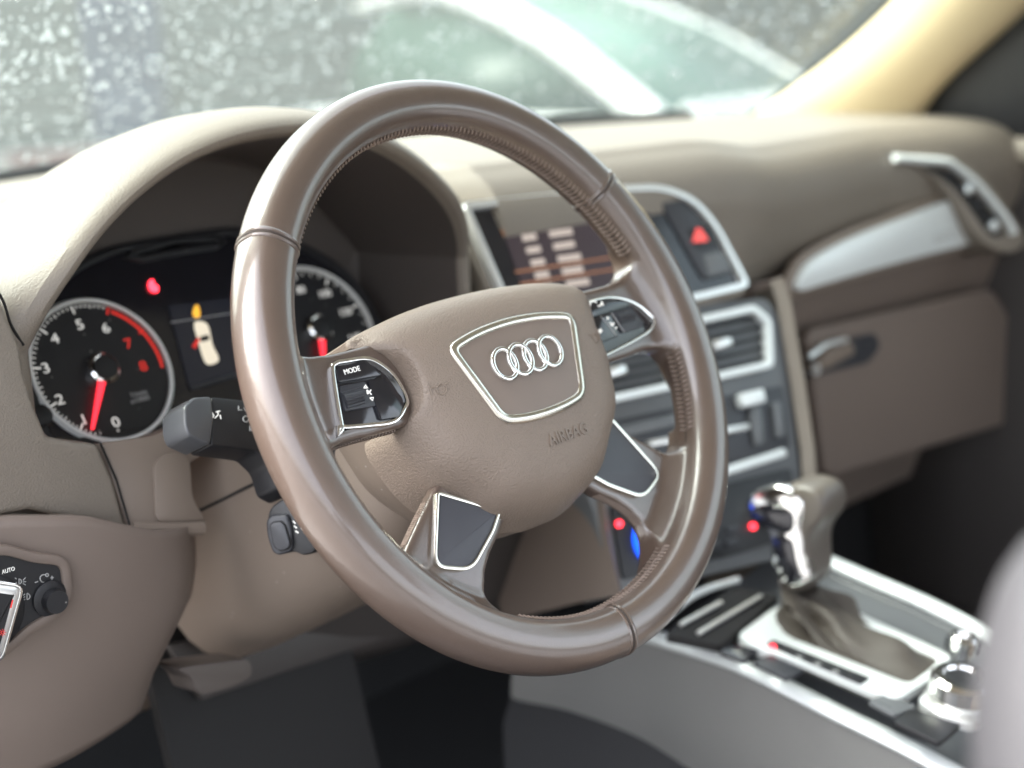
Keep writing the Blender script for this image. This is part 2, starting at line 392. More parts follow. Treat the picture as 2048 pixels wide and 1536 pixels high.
# ---------- knee panel (left lower), column trim
kp = thing('lower_dash', 'matte taupe lower dash panel left of the steering column', 'dash panel', (0, 0, 0))
def kneefn(u, v):
    # right edge follows the photograph's cut-out for the column, left runs out of view
    xr = -.100 - .012 * max(0, (v - .25)) - .045 * max(0, (v - .45)) + .045 * max(0, v - .80)
    x = xr - u * .40
    zt = float(np.interp(x, [-.5, -.233, -.194, -.146, -.09], [-.03, -.067, -.076, -.100, -.116])); z = zt + (float(np.interp(x, [-.5, -.21, -.12], [-.262, -.243, -.230])) - zt) * v
    y = .186 - .012 * math.sin(min(1, u * 2.5) * math.pi) + .035 * v * v + .06 * u * u + .02 * max(0, .06 - u) / .06
    return (x, y, z)
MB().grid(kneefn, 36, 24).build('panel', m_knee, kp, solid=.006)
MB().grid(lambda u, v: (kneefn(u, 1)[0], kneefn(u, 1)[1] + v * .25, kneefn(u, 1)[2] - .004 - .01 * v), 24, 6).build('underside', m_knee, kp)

TFm = Frame((-.12, .197, -.08), (1, 0, 0), (0, .25, 1))
ct = [(197, 886), (300, 872), (400, 835), (490, 800), (500, 850), (372, 930), (376, 1000), (412, 1040), (412, 1062), (258, 1066)]
ctp = rounded(TFm.pts(ct), .004)
cto = MB().prism(ctp, -.02, .002, TFm).build('column_trim', m_hard, dash, bevel=.002)
# lower lip of the trim and its soft step
MB().tube([TFm.p(*TFm.px(260, 1058), .001), TFm.p(*TFm.px(330, 1060), .003), TFm.p(*TFm.px(400, 1056), .002)], .005, 10).build('trim_lip', m_hard, dash)
stp = rounded(TFm.pts([(300, 925), (330, 905), (372, 915), (378, 1000), (405, 1040), (305, 1045)]), .006)
MB().prism(stp, .0022, .0045, TFm).build('trim_step', m_hard, dash, bevel=.002)
MB().tube([TFm.p(*TFm.px(195, 885), .003), TFm.p(*TFm.px(228, 960), .003), TFm.p(*TFm.px(258, 1064), .003)], .0008, 6).build('seam', m_gap, dash)

# ---------- light switch panel
lsw = thing('light_switch', 'black headlight switch panel with chrome rotary knob set into the knee panel', 'light switch', (0, 0, 0))
LS = Frame((-.235, .1745, -.11), (1, -.05, 0), (0, .02, 1))
lo = [(-60, 1120), (5, 1108), (60, 1124), (118, 1130), (124, 1190), (110, 1215), (50, 1250), (0, 1295), (-60, 1320)]
lop = rounded(LS.pts(lo), .005)
MB().ring(inset(lop, -.006), lop, -.006, .0035, LS).build('surround', m_knee, lsw, bevel=.0015)
MB().prism(lop, -.008, .001, LS).build('faceplate', m_black, lsw)
def knob(fr, c, r, h, m, name, parent, ridges=0, top=None):
    seg = 48; rg = []
    for rr, hh in ((r * 1.0, 0), (r, h * .8), (r * .93, h), (r * .3, h), (.0005, h * 1.0)):
        rg.append([fr.p(c[0] + (rr * (1 - (.05 if ridges and k % 2 and hh < h else 0))) * math.cos(2 * math.pi * k / seg), c[1] + (rr * (1 - (.05 if ridges and k % 2 and hh < h else 0))) * math.sin(2 * math.pi * k / seg), .001 + hh) for k in range(seg)])
    return MB().loft(rg, True, True, True).build(name, m, parent)
MB().lathe([(.011, .001), (.011, .003), (.009, .004)], LS, 24, LS.px(97, 1195)).build('dimmer_collar', m_black, lsw)
knob(LS, LS.px(99, 1197), .0075, .009, m_black, 'dimmer_wheel', lsw, 1)
kc = LS.px(-30, 1228, .004)
kb = knob(LS, kc, .024, .005, m_black, 'rotary_base', lsw)
kh = rounded([(kc[0] - .009, kc[1] - .023), (kc[0] + .009, kc[1] - .023), (kc[0] + .011, kc[1] + .020), (kc[0] - .009, kc[1] + .021)], .005)
rotk = []
for (a, b) in kh:
    da, db = a - kc[0], b - kc[1]; t = R_(-22); rotk.append((kc[0] + da * math.cos(t) - db * math.sin(t), kc[1] + da * math.sin(t) + db * math.cos(t)))
MB().prism(rotk, .004, .020, LS).build('rotary_grip', m_satin, lsw, bevel=.003); MB().prism(inset(rotk, .005), .0195, .0202, LS).build('grip_inlay', m_black, lsw)
MB().ring(inset(rotk, -.0015), inset(rotk, .0012), .014, .0185, LS).build('grip_chrome_edge', m_chrome, lsw, bevel=.0005)
MB().tube([LS.p(*LS.px(26, 1200, .0205), .0203), LS.p(*LS.px(22, 1216, .0205), .0203)], .0004, 6).build('pointer_mark', m_red, lsw)
text('AUTO', LS, *LS.px(17, 1141, .0013), .0012, .0036, m_white, lsw, sx=.8)
def icon_lines(fr, segs, n, w, m, parent, name='icon', pxs=True):
    mb = MB()
    for L in segs:
        q = [fr.p(*(fr.px(x, y, n) if pxs else (x, y)), n) for x, y in L]
        mb.tube(q, w, 5)
    return mb.build(name, m, parent)
def arc(cx, cy, r, a0, a1, n=8): return [(cx + r * math.cos(R_(a0 + (a1 - a0) * i / n)), cy + r * math.sin(R_(a0 + (a1 - a0) * i / n))) for i in range(n + 1)]
icon_lines(LS, [arc(38, 1163, 5, -90, 90), [(38, 1158), (38, 1168)], [(46, 1161), (51, 1155)], [(46, 1164), (52, 1163)], [(46, 1167), (51, 1170)], [(33, 1158), (30, 1156)], [(33, 1165), (29, 1167)]], .0014, .0003, m_printdim, lsw)
icon_lines(LS, [arc(54, 1193, 6, -90, 90), [(54, 1187), (54, 1199)], [(50, 1188), (45, 1192)], [(50, 1193), (45, 1197)], [(50, 1198), (45, 1203)]], .0014, .0003, m_printdim, lsw)
icon_lines(LS, [arc(88, 1157, 8, 60, 300), [(70, 1165), (76, 1163)], [(101, 1156), (107, 1155)], [(104, 1152), (104, 1159)], arc(94, 1150, 3, 0, 360, 8)], .0014, .0003, m_printdim, lsw)
icon_lines(LS, [arc(5, 1265, 3, 0, 360, 8)] + [[(5 + 5 * math.cos(t), 1265 + 5 * math.sin(t)), (5 + 7 * math.cos(t), 1265 + 7 * math.sin(t))] for t in np.linspace(0, 5.5, 8)], .0203, .0002, m_red, lsw)

# ================================================================== INSTRUMENT CLUSTER
ic = thing('instrument_cluster', 'black instrument cluster with two round white-ringed gauges under the arched hood', 'instrument cluster', (0, 0, 0))
half = CF.pts([(104, 886), (54, 740), (62, 660), (105, 590), (160, 540), (230, 508), (330, 489), (440, 484)])
hl = [(a, b) for a, b in half]
outl = hl + [(0, hl[-1][1] + .001)] + [(-a, b) for a, b in hl[::-1]] + [(.06, hl[0][1] - .006), (-.06, hl[0][1] - .008)]
outl = rounded(outl, .010, 4)
MB().prism(outl, -.03, -.0005, CF).build('face_panel', m_blackg, ic)
MB().ring(inset(outl, -.006), outl, -.03, .003, CF).build('bezel', m_black, ic, bevel=.002)
m_ringp = mat('lit_chrome_ring_tone', (.85, .85, .82), .35)  # lit look of the chrome rings painted in as a pale colour
def gauge(cpx, labels, redfrom, needle_px, name, mph=False):
    c = CF.px(*cpx, .001); cc = (c[0], c[1])
    g = MB().lathe([(.0005, .0005), (.0505, .0005), (.0505, .0012), (.0005, .0012)], CF, 48, cc).build(name, m_black, ic)
    MB().loft([[CF.p(c[0] + r * math.cos(t), c[1] + r * math.sin(t), h) for t in np.linspace(0, 2 * math.pi, 65)[:-1]] for r, h in ((.0510, .001), (.0510, .004), (.0530, .004), (.0550, .001))]).build('gauge_ring', m_ringp, g)
    MB().lathe([(.0115, .0012), (.0115, .006), (.0095, .0075), (.0095, .003)], CF, 32, cc).build('needle_hub', m_chrome, g)
    MB().lathe([(.0085, .003), (.0085, .0085), (.001, .009)], CF, 24, cc).build('needle_cap', m_black, g)
    t = CF.px(*needle_px, .006); d = np.array(t) - np.array(cc); L = np.linalg.norm(d); d /= L; e = np.array([-d[1], d[0]])
    pts = [np.array(cc) + d * .010 + e * .0026, np.array(cc) + d * .010 - e * .0026, np.array(cc) + d * L - e * .0009, np.array(cc) + d * L + e * .0009]
    MB().prism([tuple(q) for q in pts], .005, .0065, CF).build('needle', m_needle, g)
    return g, cc
g1, c1 = gauge((203, 741), None, 0, (185, 858), 'rev_counter_dial')
ang = {}
for s_, q in (('0', (232, 845)), ('1', (168, 840)), ('2', (120, 800)), ('3', (92, 737)), ('4', (110, 678)), ('5', (160, 650)), ('6', (212, 657)), ('7', (257, 688)), ('8', (287, 733))):
    a, b = CF.px(*q, .0015); text(s_, CF, a, b, .0015, .0105, m_red if s_ in '78' else m_white, g1, 'numeral', sx=1.25)
    ang[int(s_)] = math.atan2(b - c1[1], a - c1[0])
for k in range(1, 9):
    while ang[k] > ang[k - 1]: ang[k] -= 2 * math.pi
def tick(fr, c, t, r0, r1, w, n, mb):
    d = np.array([math.cos(t), math.sin(t)]); e = np.array([-d[1], d[0]]); c = np.array(c)
    mb.prism([tuple(c + d * r0 + e * w), tuple(c + d * r0 - e * w), tuple(c + d * r1 - e * w), tuple(c + d * r1 + e * w)], n, n + .0004, fr)
mbw, mbr = MB(), MB()
for k in range(8):
    for j in range(8):
        t = ang[k] + (ang[k + 1] - ang[k]) * j / 8
        big = j == 0; tick(CF, c1, t, .0495 - (.0055 if big else .0028 if j == 4 else .002), .0498, .0006 if big else .0003, .0013, mbr if k >= 6 else mbw)
mbw.build('scale_marks', m_white, g1); 
for t in np.linspace(ang[6] - .1, ang[8], 14):
    tick(CF, c1, t, .0462, .0480, .0020, .0013, mbr)
mbr.build('red_zone_marks', m_red, g1)
a, b = CF.px(277, 787, .0015); text('1/min', CF, a, b, .0015, .0052, m_printdim, g1, sx=1.2); a, b = CF.px(280, 799, .0015); text('x1000', CF, a, b, .0015, .0052, m_printdim, g1, sx=1.2)
g2, c2 = gauge((635, 660), None, 0, (648, 722), 'speedometer_dial')
mb = MB()
for i, t in enumerate(np.linspace(R_(240), R_(-60), 33)): tick(CF, c2, t, .0495 - (.006 if i % 4 == 0 else .003), .0498, .0006 if i % 4 == 0 else .0003, .0013, mb)
mb.build('scale_marks', m_white, g2)
for i, s_ in enumerate(('0', '20', '40', '60', '80', '100', '120', '140', '160')):
    t = R_(240) + (R_(-60) - R_(240)) * i / 8; text(s_, CF, c2[0] + .0345 * math.cos(t), c2[1] + .0345 * math.sin(t), .0015, .0085, m_white, g2, 'numeral', sx=1.05)
# driver information display
dq = CF.pts([(337, 612), (462, 596), (500, 735), (378, 772)], .0005)
ds = MB().prism(dq, .0, .0012, CF).build('information_display', mat('display_black', (.004, .004, .006), .2, emit=(.02, .022, .03), es=.08), ic)
icon_lines(CF, [[(342, 645), (466, 626)]], .0015, .0005, m_printdim, ds, 'divider_line')
carp = smooth_closed(CF.pts([(388, 648), (402, 643), (416, 652), (425, 690), (437, 716), (432, 726), (416, 729), (407, 718), (396, 682)], .0014), 4)
MB().prism(carp, .0013, .0017, CF).build('car_pictogram', mat('pictogram_cream', (.5, .45, .36), .5, emit=(.9, .8, .62), es=.10), ds)
MB().prism(CF.pts([(399, 674), (416, 669), (419, 680), (403, 684)], .0019), .0018, .0021, CF).build('pictogram_windscreen', m_black, ds)
MB().prism(CF.pts([(384, 692), (396, 674), (400, 680), (390, 698)], .0019), .0018, .0021, CF).build('pictogram_open_door', m_red, ds)
MB().prism(smooth_closed(CF.pts([(385, 628), (390, 611), (397, 613), (400, 632), (392, 636)], .0014), 3), .0013, .0017, CF).build('seatbelt_symbol', mat('amber_symbol', (.4, .22, .02), .5, emit=(1, .5, .05), es=.14), ds)
MB().prism(smooth_closed(CF.pts([(299, 562), (306, 559), (310, 568), (316, 572), (316, 583), (304, 582), (298, 573)], .0014), 3), .0005, .0014, CF).build('warning_lamp', m_redlamp, ic)
MB().prism(CF.pts([(380, 772), (478, 744), (480, 752), (384, 781)], .001), .0005, .0014, CF).build('odometer_strip', m_char, ic)
MB().lathe([(.002, .001), (.0075, .001), (.0075, .006), (.006, .0068), (.001, .0068)], CF, 24, CF.px(82, 832, .004)).build('reset_button', m_black, ic)

# ================================================================== STEERING COLUMN AND STALKS
col = thing('steering_column', 'taupe plastic steering column cowl between the wheel and the dash', 'steering column', (0, 0, 0))
ax = np.array([0, math.cos(RHO), -math.sin(RHO)]); upv = np.array([0, math.sin(RHO), math.cos(RHO)])
def cowl(L, wx, hu, hd, n=28, lower=False):
    c = ax * L; r = []
    for k in range(n):
        t = 2 * math.pi * k / n; cx, sy = math.cos(t), math.sin(t)
        ex = .62
        x = wx * math.copysign(abs(cx) ** ex, cx); y = (hu if sy > 0 else hd) * math.copysign(abs(sy) ** ex, sy)
        r.append(c + np.array([x, 0, 0]) + upv * y)
    return r
MB().loft([cowl(.060, .052, .045, .055), cowl(.068, .058, .050, .065), cowl(.11, .064, .055, .083), cowl(.17, .070, .058, .098), cowl(.25, .074, .058, .108), cowl(.34, .076, .056, .112)], True, True, True).build('cowl_shell', m_hard, col)
# parting line of the upper and lower shell
MB().tube([ax * L + np.array([-float(np.interp(L, [.068, .11, .17, .25, .34], [.058, .064, .070, .074, .076])) - .0001, 0, 0]) + upv * -.004 for L in np.linspace(.07, .30, 24)], .0011, 6).build('parting_line', m_gap, col)
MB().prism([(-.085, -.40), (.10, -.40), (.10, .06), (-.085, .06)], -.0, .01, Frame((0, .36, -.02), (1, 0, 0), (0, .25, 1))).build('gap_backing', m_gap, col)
UF = Frame((0, .285, -.25), (1, 0, 0), (0, .2, 1))
MB().prism(UF.pts([(330, 1290), (640, 1225), (900, 1190), (900, 1230), (750, 1282), (560, 1345), (400, 1400)]), -.004, .004, UF).build('lower_closing_panel', mat('shade_dark_taupe_plastic', (.050, .043, .040), .5), col, bevel=.002)  # taupe darkened for the shaded recess under the column
LVF = Frame((-.07, .20, -.22), (1, 0, 0), (0, .1, 1))
MB().prism(rounded(LVF.pts([(352, 1338), (400, 1330), (500, 1318), (506, 1352), (470, 1372), (400, 1392), (382, 1352)]), .006), -.03, .0, LVF).build('adjuster_lever', mat('lever_taupe', (.085, .070, .062), .5), col, bevel=.004, seg=3)

def pxd(x, y, D): return CAM + ray(x, y) * D
# direction indicator stalk : lies behind the rim, left side of the column
st = thing('indicator_stalk', 'black indicator stalk with squared tip left of the steering wheel', 'stalk', (0, 0, 0))
SKF = Frame(at(440, 850, 'X', -.115), WF.A * .94 - WF.N * .18 - WF.B * .04, WF.B)          # faces the driver
so = SKF.pts([(347, 822), (362, 806), (396, 803), (470, 812), (520, 815), (560, 832), (600, 900), (600, 960), (545, 990), (500, 920), (455, 908), (392, 898), (352, 878)])
tipq = SKF.pts([(346, 824), (364, 806), (400, 804), (405, 850), (398, 902), (354, 882), (347, 862)])
hand = SKF.pts([(401, 804), (470, 811), (540, 818), (600, 850), (620, 960), (560, 1000), (533, 985), (520, 940), (492, 913), (455, 908), (400, 901), (405, 850)])
MB().prism(rounded(tipq, .003), -.011, .011, SKF).build('tip', mat('tip_grey_plastic', (.075, .077, .082), .32), st, bevel=.0035, seg=3)
MB().prism(rounded(hand, .003), -.010, .010, SKF).build('handle', m_black, st, bevel=.004, seg=3)
icon_lines(SKF, [[(413, 828), (425, 826)], [(413, 838), (425, 836)], [(416, 826), (412, 832), (416, 841)], [(422, 824), (428, 831), (423, 839)], [(432, 824), (440, 822)], [(436, 830), (430, 836)], [(440, 830), (442, 838)], [(436, 822), (436, 831)]], .0104, .0004, m_white, st)
icon_lines(SKF, [[(477, 812), (477, 820), (484, 820)], arc(492, 838, 6, 0, 300), [(500, 852), (500, 862)], [(504, 852), (504, 862)], [(488, 815), (492, 822)]], .0104, .0004, m_printdim, st)
# neck down to the column
n0 = SKF.p(*SKF.px(575, 920), -.006); MB().tube(smooth_open([n0, n0 * .6 + np.array([-.055, .085, -.045]) * .4, np.array([-.05, .10, -.055])], 5), [.016] * 11, 12).build('neck', m_black, st)

ck = thing('cruise_stalk', 'small black cruise control stalk with end button below the indicator stalk', 'stalk', (0, 0, 0))
KF = Frame(at(575, 1060, 'X', -.10), WF.A * .9 - WF.B * .1 + WF.N * .28, WF.B * 1.0)
# grip: a short block, its end faces the camera side (towards -X)
endq = KF.pts([(532, 1040), (540, 1030), (575, 1027), (584, 1060), (586, 1100), (556, 1111), (544, 1104), (532, 1060)])
EF = Frame(KF.O, np.cross(WF.B, np.array(RC[2]) * -1 * .0 + np.array([-.85, -.5, .12])), WF.B)
eq = EF.pts([(532, 1042), (541, 1030), (576, 1027), (584, 1062), (586, 1096), (580, 1104), (556, 1111), (545, 1104), (535, 1075)])
bd = EF.pts([(530, 1030), (537, 1015), (560, 998), (595, 1000), (622, 1040), (632, 1090), (625, 1108), (600, 1113), (585, 1105), (556, 1111), (545, 1104), (532, 1060)])
MB().prism(rounded(bd, .003), -.075, -.0022, EF).build('grip', m_black, ck, bevel=.003)
MB().prism(rounded(eq, .003), -.004, .001, EF).build('end_cap', m_char, ck, bevel=.002, seg=3)
bt = EF.pts([(541, 1051), (548, 1045), (563, 1043), (571, 1050), (582, 1088), (576, 1098), (560, 1101), (549, 1092)], .001)
MB().prism(inset(rounded(bt, .002), -.0007), .0005, .0013, EF).build('button_gap', m_gap, ck)
MB().prism(rounded(bt, .002), .001, .0028, EF).build('button', m_char, ck, bevel=.001)
icon_lines(EF, [[(586, 1042), (591, 1047)], [(588, 1052), (594, 1056)], [(591, 1062), (597, 1066)], [(600, 1045), (604, 1049)], [(603, 1055), (606, 1060)]], -.0015, .0004, m_white, ck)

# ================================================================== STEERING WHEEL
WM = Matrix.Identity(4)
for i in range(3):
    WM[i][0] = WF.A[i]; WM[i][1] = WF.B[i]; WM[i][2] = WF.N[i]
sw = thing('steering_wheel', 'worn glossy brown leather steering wheel with four-ring emblem', 'steering wheel', mtx=WM)
RR, TU, TW = .1716, .0160, .0170
def sec(q, g=0.0, e=.80):
    c, n = math.cos(q), math.sin(q)
    return (TU + g) * math.copysign(abs(c) ** e, c), (TW + g) * math.copysign(abs(n) ** e, n)
mb = MB()
tor = []
for i in range(180):
    p = 2 * math.pi * i / 180
    tor.append([((RR + sec(q)[0]) * math.cos(p), (RR + sec(q)[0]) * math.sin(p), sec(q)[1]) for q in np.linspace(0, 2 * math.pi, 33)[:-1]])
tor.append(tor[0]); mb.loft(tor)
def mir(L): return [(-a, b) for a, b in L][::-1]
mm_ = lambda L: [(a / 1000, b / 1000) for a, b in L]
sideR = mm_([(55, 35), (100, 34.5), (122, 34.5), (138, 36.5), (147, 41), (151, 49), (151, 60), (156, 68), (161, 40), (166, 0), (162, -36), (157, -48), (157, -36), (156, -25), (150, -17.5), (138, -15), (100, -16), (55, -17)])
lowR = mm_([(55, -40), (78, -53), (98, -67), (112, -77.5), (121, -84.5), (128, -86), (136, -81), (143, -71), (148, -74), (135, -96), (106, -127), (76, -148), (58, -151), (68, -141), (73.5, -131), (73, -120), (67, -110), (58, -101), (45, -92), (20, -70)])
def spoke(L, w0, wfn):
    bm = bmesh.new(); f = bm.faces.new([bm.verts.new((a, b, 0)) for a, b in L])
    bmesh.ops.triangulate(bm, faces=[f])
    for _ in range(4):
        es = [e for e in bm.edges if e.calc_length() > .004]
        if not es: break
        bmesh.ops.subdivide_edges(bm, edges=es, cuts=1, use_grid_fill=True); bmesh.ops.triangulate(bm, faces=bm.faces)
    top = list(bm.verts); r = bmesh.ops.extrude_face_region(bm, geom=list(bm.faces))
    new = [v for v in r['geom'] if isinstance(v, bmesh.types.BMVert)]
    for v in new: v.co.z = wfn(math.hypot(v.co.x, v.co.y))
    for v in top: v.co.z = w0
    bmesh.ops.recalc_face_normals(bm, faces=bm.faces); bm.verts.index_update()
    mb.add([v.co[:] for v in bm.verts], [tuple(v.index for v in f.verts) for f in bm.faces]); bm.free()
for L in (sideR, mir(sideR)): spoke(L, -.019, lambda r: float(np.interp(r, [.146, .151, .158], [-.0035, .000, .007])))
for L in (lowR, mir(lowR)): spoke(L, -.021, lambda r: float(np.interp(r, [.145, .152, .160], [-.0098, -.003, .006])))
rim = mb.build('rim', m_rim, sw)
md = rim.modifiers.new('r', 'REMESH'); md.mode = 'VOXEL'; md.voxel_size = .0014; md.use_smooth_shade = True
md = rim.modifiers.new('s', 'SMOOTH'); md.factor = .6; md.iterations = 22
bpy.context.view_layer.update()
dg = bpy.context.evaluated_depsgraph_get(); rme = bpy.data.meshes.new_from_object(rim.evaluated_get(dg)); rim.modifiers.clear(); rim.data = rme
rme.polygons.foreach_set('use_smooth', [True] * len(rme.polygons)); rme.materials.clear(); rme.materials.append(m_rim)
# seams across the rim
for a in (90 + 54.9, 90 - 54.9, 270):
    p = R_(a)
    def cs(off, g, w=0): 
        pp = p + w / RR
        return [((RR + sec(q, g + .0002)[0]) * math.cos(pp), (RR + sec(q, g + .0002)[0]) * math.sin(pp), sec(q, g + .0002)[1]) for q in np.linspace(0, 2 * math.pi, 41)[:-1]]
    s0 = MB().tube(cs(0, -.0006), .0009, 6, closed=True).build('seam', mat('dark_seam_thread', (.05, .038, .032), .8), sw)  # dark thread colour along the seam
    MB().tube(cs(0, -.0010, .0018), .0015, 8, closed=True).build('seam_welt', m_rim, s0); MB().tube(cs(0, -.0012, -.0019), .0015, 8, closed=True).build('seam_welt', m_rim, s0)
# hand stitching along the inside of the rim
mb = MB()
def rp(p, q, g=.0004): a_, b_ = sec(q, g - .0002); return np.array([(RR + a_) * math.cos(p), (RR + a_) * math.sin(p), b_])
skip = [(-6, 19), (161, 186), (209, 243), (297, 331)]
n = 300
for i in range(n):
    p = 2 * math.pi * i / n; dgp = math.degrees(p)
    if any(a <= dgp <= b or a <= dgp - 360 <= b for a, b in skip): continue
    for sgn in (1, -1):
        q0 = math.pi; dq = .30
        a = rp(p, q0 + sgn * .02, -.0002); m_ = rp(p + .006, q0 - sgn * dq * .5, .0010); b = rp(p + .012, q0 - sgn * dq, -.0002)
        mb.tube([a, m_, b], [.0005, .0009, .0005], 5)
mb.build('stitching', m_thread, sw, kind='stuff')
sg = MB().tube([rp(p, math.pi, -.0003) for p in np.linspace(0, 2 * math.pi, 181)[:-1]], .0006, 5, closed=True).build('stitch_groove', m_gap, sw)
# stitches on the spoke flanks
mb = MB()
def flank(L, n0):
    L = smooth_open([np.array(q) for q in L], 8)
    for i in range(0, len(L) - 1):
        a = np.array(L[i]); b = np.array(L[i + 1]); d = b - a
        for sgn in (0,): mb.tube([(a[0], a[1], n0 - .003), ((a[0] + b[0]) / 2, (a[1] + b[1]) / 2, n0), (b[0], b[1], n0 + .003)], .0006, 5)
flank(mm_([(-92, -16.6), (-110, -16), (-126, -15.6), (-140, -15.8)]), -.013)
flank(mm_([(-88, -60.4), (-98, -67.4), (-107, -74), (-113, -78.6)]), -.015)
flank(mm_([(46, -93), (58, -101.6), (67, -110.4), (73, -120.4)]), -.014)
mb.build('spoke_stitching', m_thread, sw, kind='stuff')

# airbag cover
rh = [(0, 52), (25, 51.5), (50, 49.5), (75, 46), (96, 42), (100, 38), (95, 33), (87, 27), (81, 17), (79, 4), (82, -8), (88, -15), (90, -22), (87, -35), (80, -52), (68, -68), (52, -82), (34, -92), (15, -96.5), (0, -97)]
full = mm_(rh) + mm_([(-a, b) for a, b in rh[1:-1]][::-1])
full = smooth_closed(full, 4)
conv = smooth_closed(mm_([(0, 52), (40, 50.5), (75, 46), (97, 36), (98, 10), (92, -20), (84, -46), (68, -68), (45, -87), (0, -97), (-45, -87), (-68, -68), (-84, -46), (-92, -20), (-98, 10), (-97, 36), (-75, 46), (-40, 50.5)]), 4)
C0 = np.array([0, -.018])
def polar(poly, t):
    d = np.array([math.cos(t), math.sin(t)]); best = 0
    for i in range(len(poly)):
        a = np.array(poly[i]) - C0; b = np.array(poly[(i + 1) % len(poly)]) - C0; e = b - a
        den = d[0] * e[1] - d[1] * e[0]
        if abs(den) < 1e-12: continue
        s_ = (a[0] * e[1] - a[1] * e[0]) / den; u = (a[0] * d[1] - a[1] * d[0]) / den
        if s_ > 0 and -1e-6 <= u <= 1 + 1e-6: best = max(best, s_)
    return best
HT = .0175
def padh(x, y):
    q = np.array([x, y]) - C0; r = np.linalg.norm(q); t = math.atan2(q[1], q[0])
    k = min(1.0, r / CONV(t)); lw = max(0.0, min(1.0, (-math.sin(t) - .25) / .4)); lw = lw * lw * (3 - 2 * lw)
    d = k - .74; ch = .5 * (d + math.sqrt(d * d + .0004)) - .005 if d > -.3 else 0
    return HT - .0035 * k * k - .014 * k ** 6 - .012 * k ** 16 - .032 * max(0, ch) * lw
TT = np.linspace(-math.pi, math.pi, 241)
cv = np.array([polar(conv, t) for t in TT]); CONV = lambda t: float(np.interp(t, TT, cv))
nt_ = 200; rings = []
fr_ = [0.02, .12, .25, .4, .55, .68, .78, .86, .92, .96, .985, 1.0]
for k in fr_:
    r = []
    for j in range(nt_):
        t = -math.pi + 2 * math.pi * j / nt_; rb = polar(full, t); x = C0[0] + rb * k * math.cos(t); y = C0[1] + rb * k * math.sin(t)
        r.append((x, y, padh(x, y) - (.002 if k == 1.0 else .0004 if k == .985 else 0)))
    rings.append(r)
for dn in (.008, .020, .032, .045):
    r = []
    for j in range(nt_):
        t = -math.pi + 2 * math.pi * j / nt_; rb = polar(full, t) * (1.004 - dn * .4); x = C0[0] + rb * math.cos(t); y = C0[1] + rb * math.sin(t)
        z0 = rings[len(fr_) - 1][j][2]; r.append((x, y, min(z0 - .004, -.002 - dn)))
    rings.append(r)
MB().loft(rings, True, True, True).build('airbag_cover', m_pad, sw, angle=50)
# hub shell behind the cover
hs = [tuple(np.array(q) * 1.0) for q in inset(conv, .006)]
MB().loft([[(a * k, b * k, z) for a, b in hs] for k, z in ((.98, -.030), (.99, -.036), (.98, -.060), (.86, -.085))], True, True, True).build('hub_shell', m_hard, sw)
# emblem frame
fo = rounded(mm_([(-55, 16), (0, 32), (55, 16), (54, 2), (40, -37), (0, -39.5), (-40, -37), (-54, 2)]), [.008, .05, .008, .02, .012, .03, .012, .02], 8)
fo = rounded(mm_([(-58, 19), (-30, 25), (0, 27), (30, 25), (58, 19), (38, -35), (18, -38.2), (0, -39), (-18, -38.2), (-38, -35)]), [.011, .02, .02, .02, .011, .011, .01, .01, .01, .011], 8)
fi = inset(fo, .0062)
mb = MB(); lift = lambda L, h: [(a, b, padh(a, b) + h) for a, b in L]
f1 = inset(fo, .0012); f2 = inset(fo, .0050)
mb.loft([lift(fo, -.004), lift(fo, .0002), lift(f1, .0016), lift(f2, .0016), lift(fi, .0003), lift(fi, -.004)])
fr1 = mb.build('emblem_frame', mat('satin_champagne_chrome', (.74, .71, .63), .22, 1), sw, angle=60)
pl_ = []
for k in (1.0, .75, .5, .25, .02): pl_.append([(a * k, b * k - .006 * (1 - k), padh(a * k, b * k - .006 * (1 - k)) + .0007 + .0006 * (1 - k)) for a, b in inset(fi, -.0005)])
emp = MB().loft(pl_, True, False, True).build('emblem_plate', mat('smooth_emblem_plate', (.20, .155, .128), .42, var=.08, varscale=30, bump=('noise', 900, .1, .0003)), sw)
em = None
for k in range(4):
    cx = (-20.1 + 13.4 * k) / 1000; pts = []
    ro, ri = .0108, .0079
    rg = MB()
    h0 = padh(0, 0) + .0012
    prof_ = [(ri, -.001), (ri, .0012), (ri + .0005, .0017), (ro - .0005, .0017), (ro, .0012), (ro, -.001)]
    rg.loft([[(cx + r * math.cos(t), r * 1.0 * math.sin(t) - .001, h0 + h + .0003 * (k % 2)) for t in np.linspace(0, 2 * math.pi, 49)[:-1]] for r, h in prof_])
    rg.build('ring', m_chrome, emp, angle=50)
# embossed lettering
def embossed(s, a, b, size, rot=0, name='embossed_lettering'):
    o = text(s, LF, a, b, 0, size, m_hard, sw, name, depth=.0006, rot=rot)
    for v in o.data.vertices: v.co.z += padh(v.co.x, v.co.y) + .0003
    return o
embossed('AIRBAG', .0105, -.0525, .0105)
def horn(cx, cy, mirror):
    mb = MB(); s_ = -1 if mirror else 1
    for L in ([(-.006, .003), (-.006, -.003)], [(-.006, 0), (.004, 0)], [(.0 + .0028 * math.cos(t), -.002 + .0028 * math.sin(t)) for t in np.linspace(0, 6.28, 12)], [(.004, 0), (.006, .0005)]):
        mb.tube([(cx + s_ * x * 1.1, cy + y * 1.1, padh(cx + s_ * x, cy + y) + .0002) for x, y in L], .0004, 5)
    mb.build('horn_symbol', m_pad, sw)
horn(-.070, -.002, False); horn(.070, .002, True)

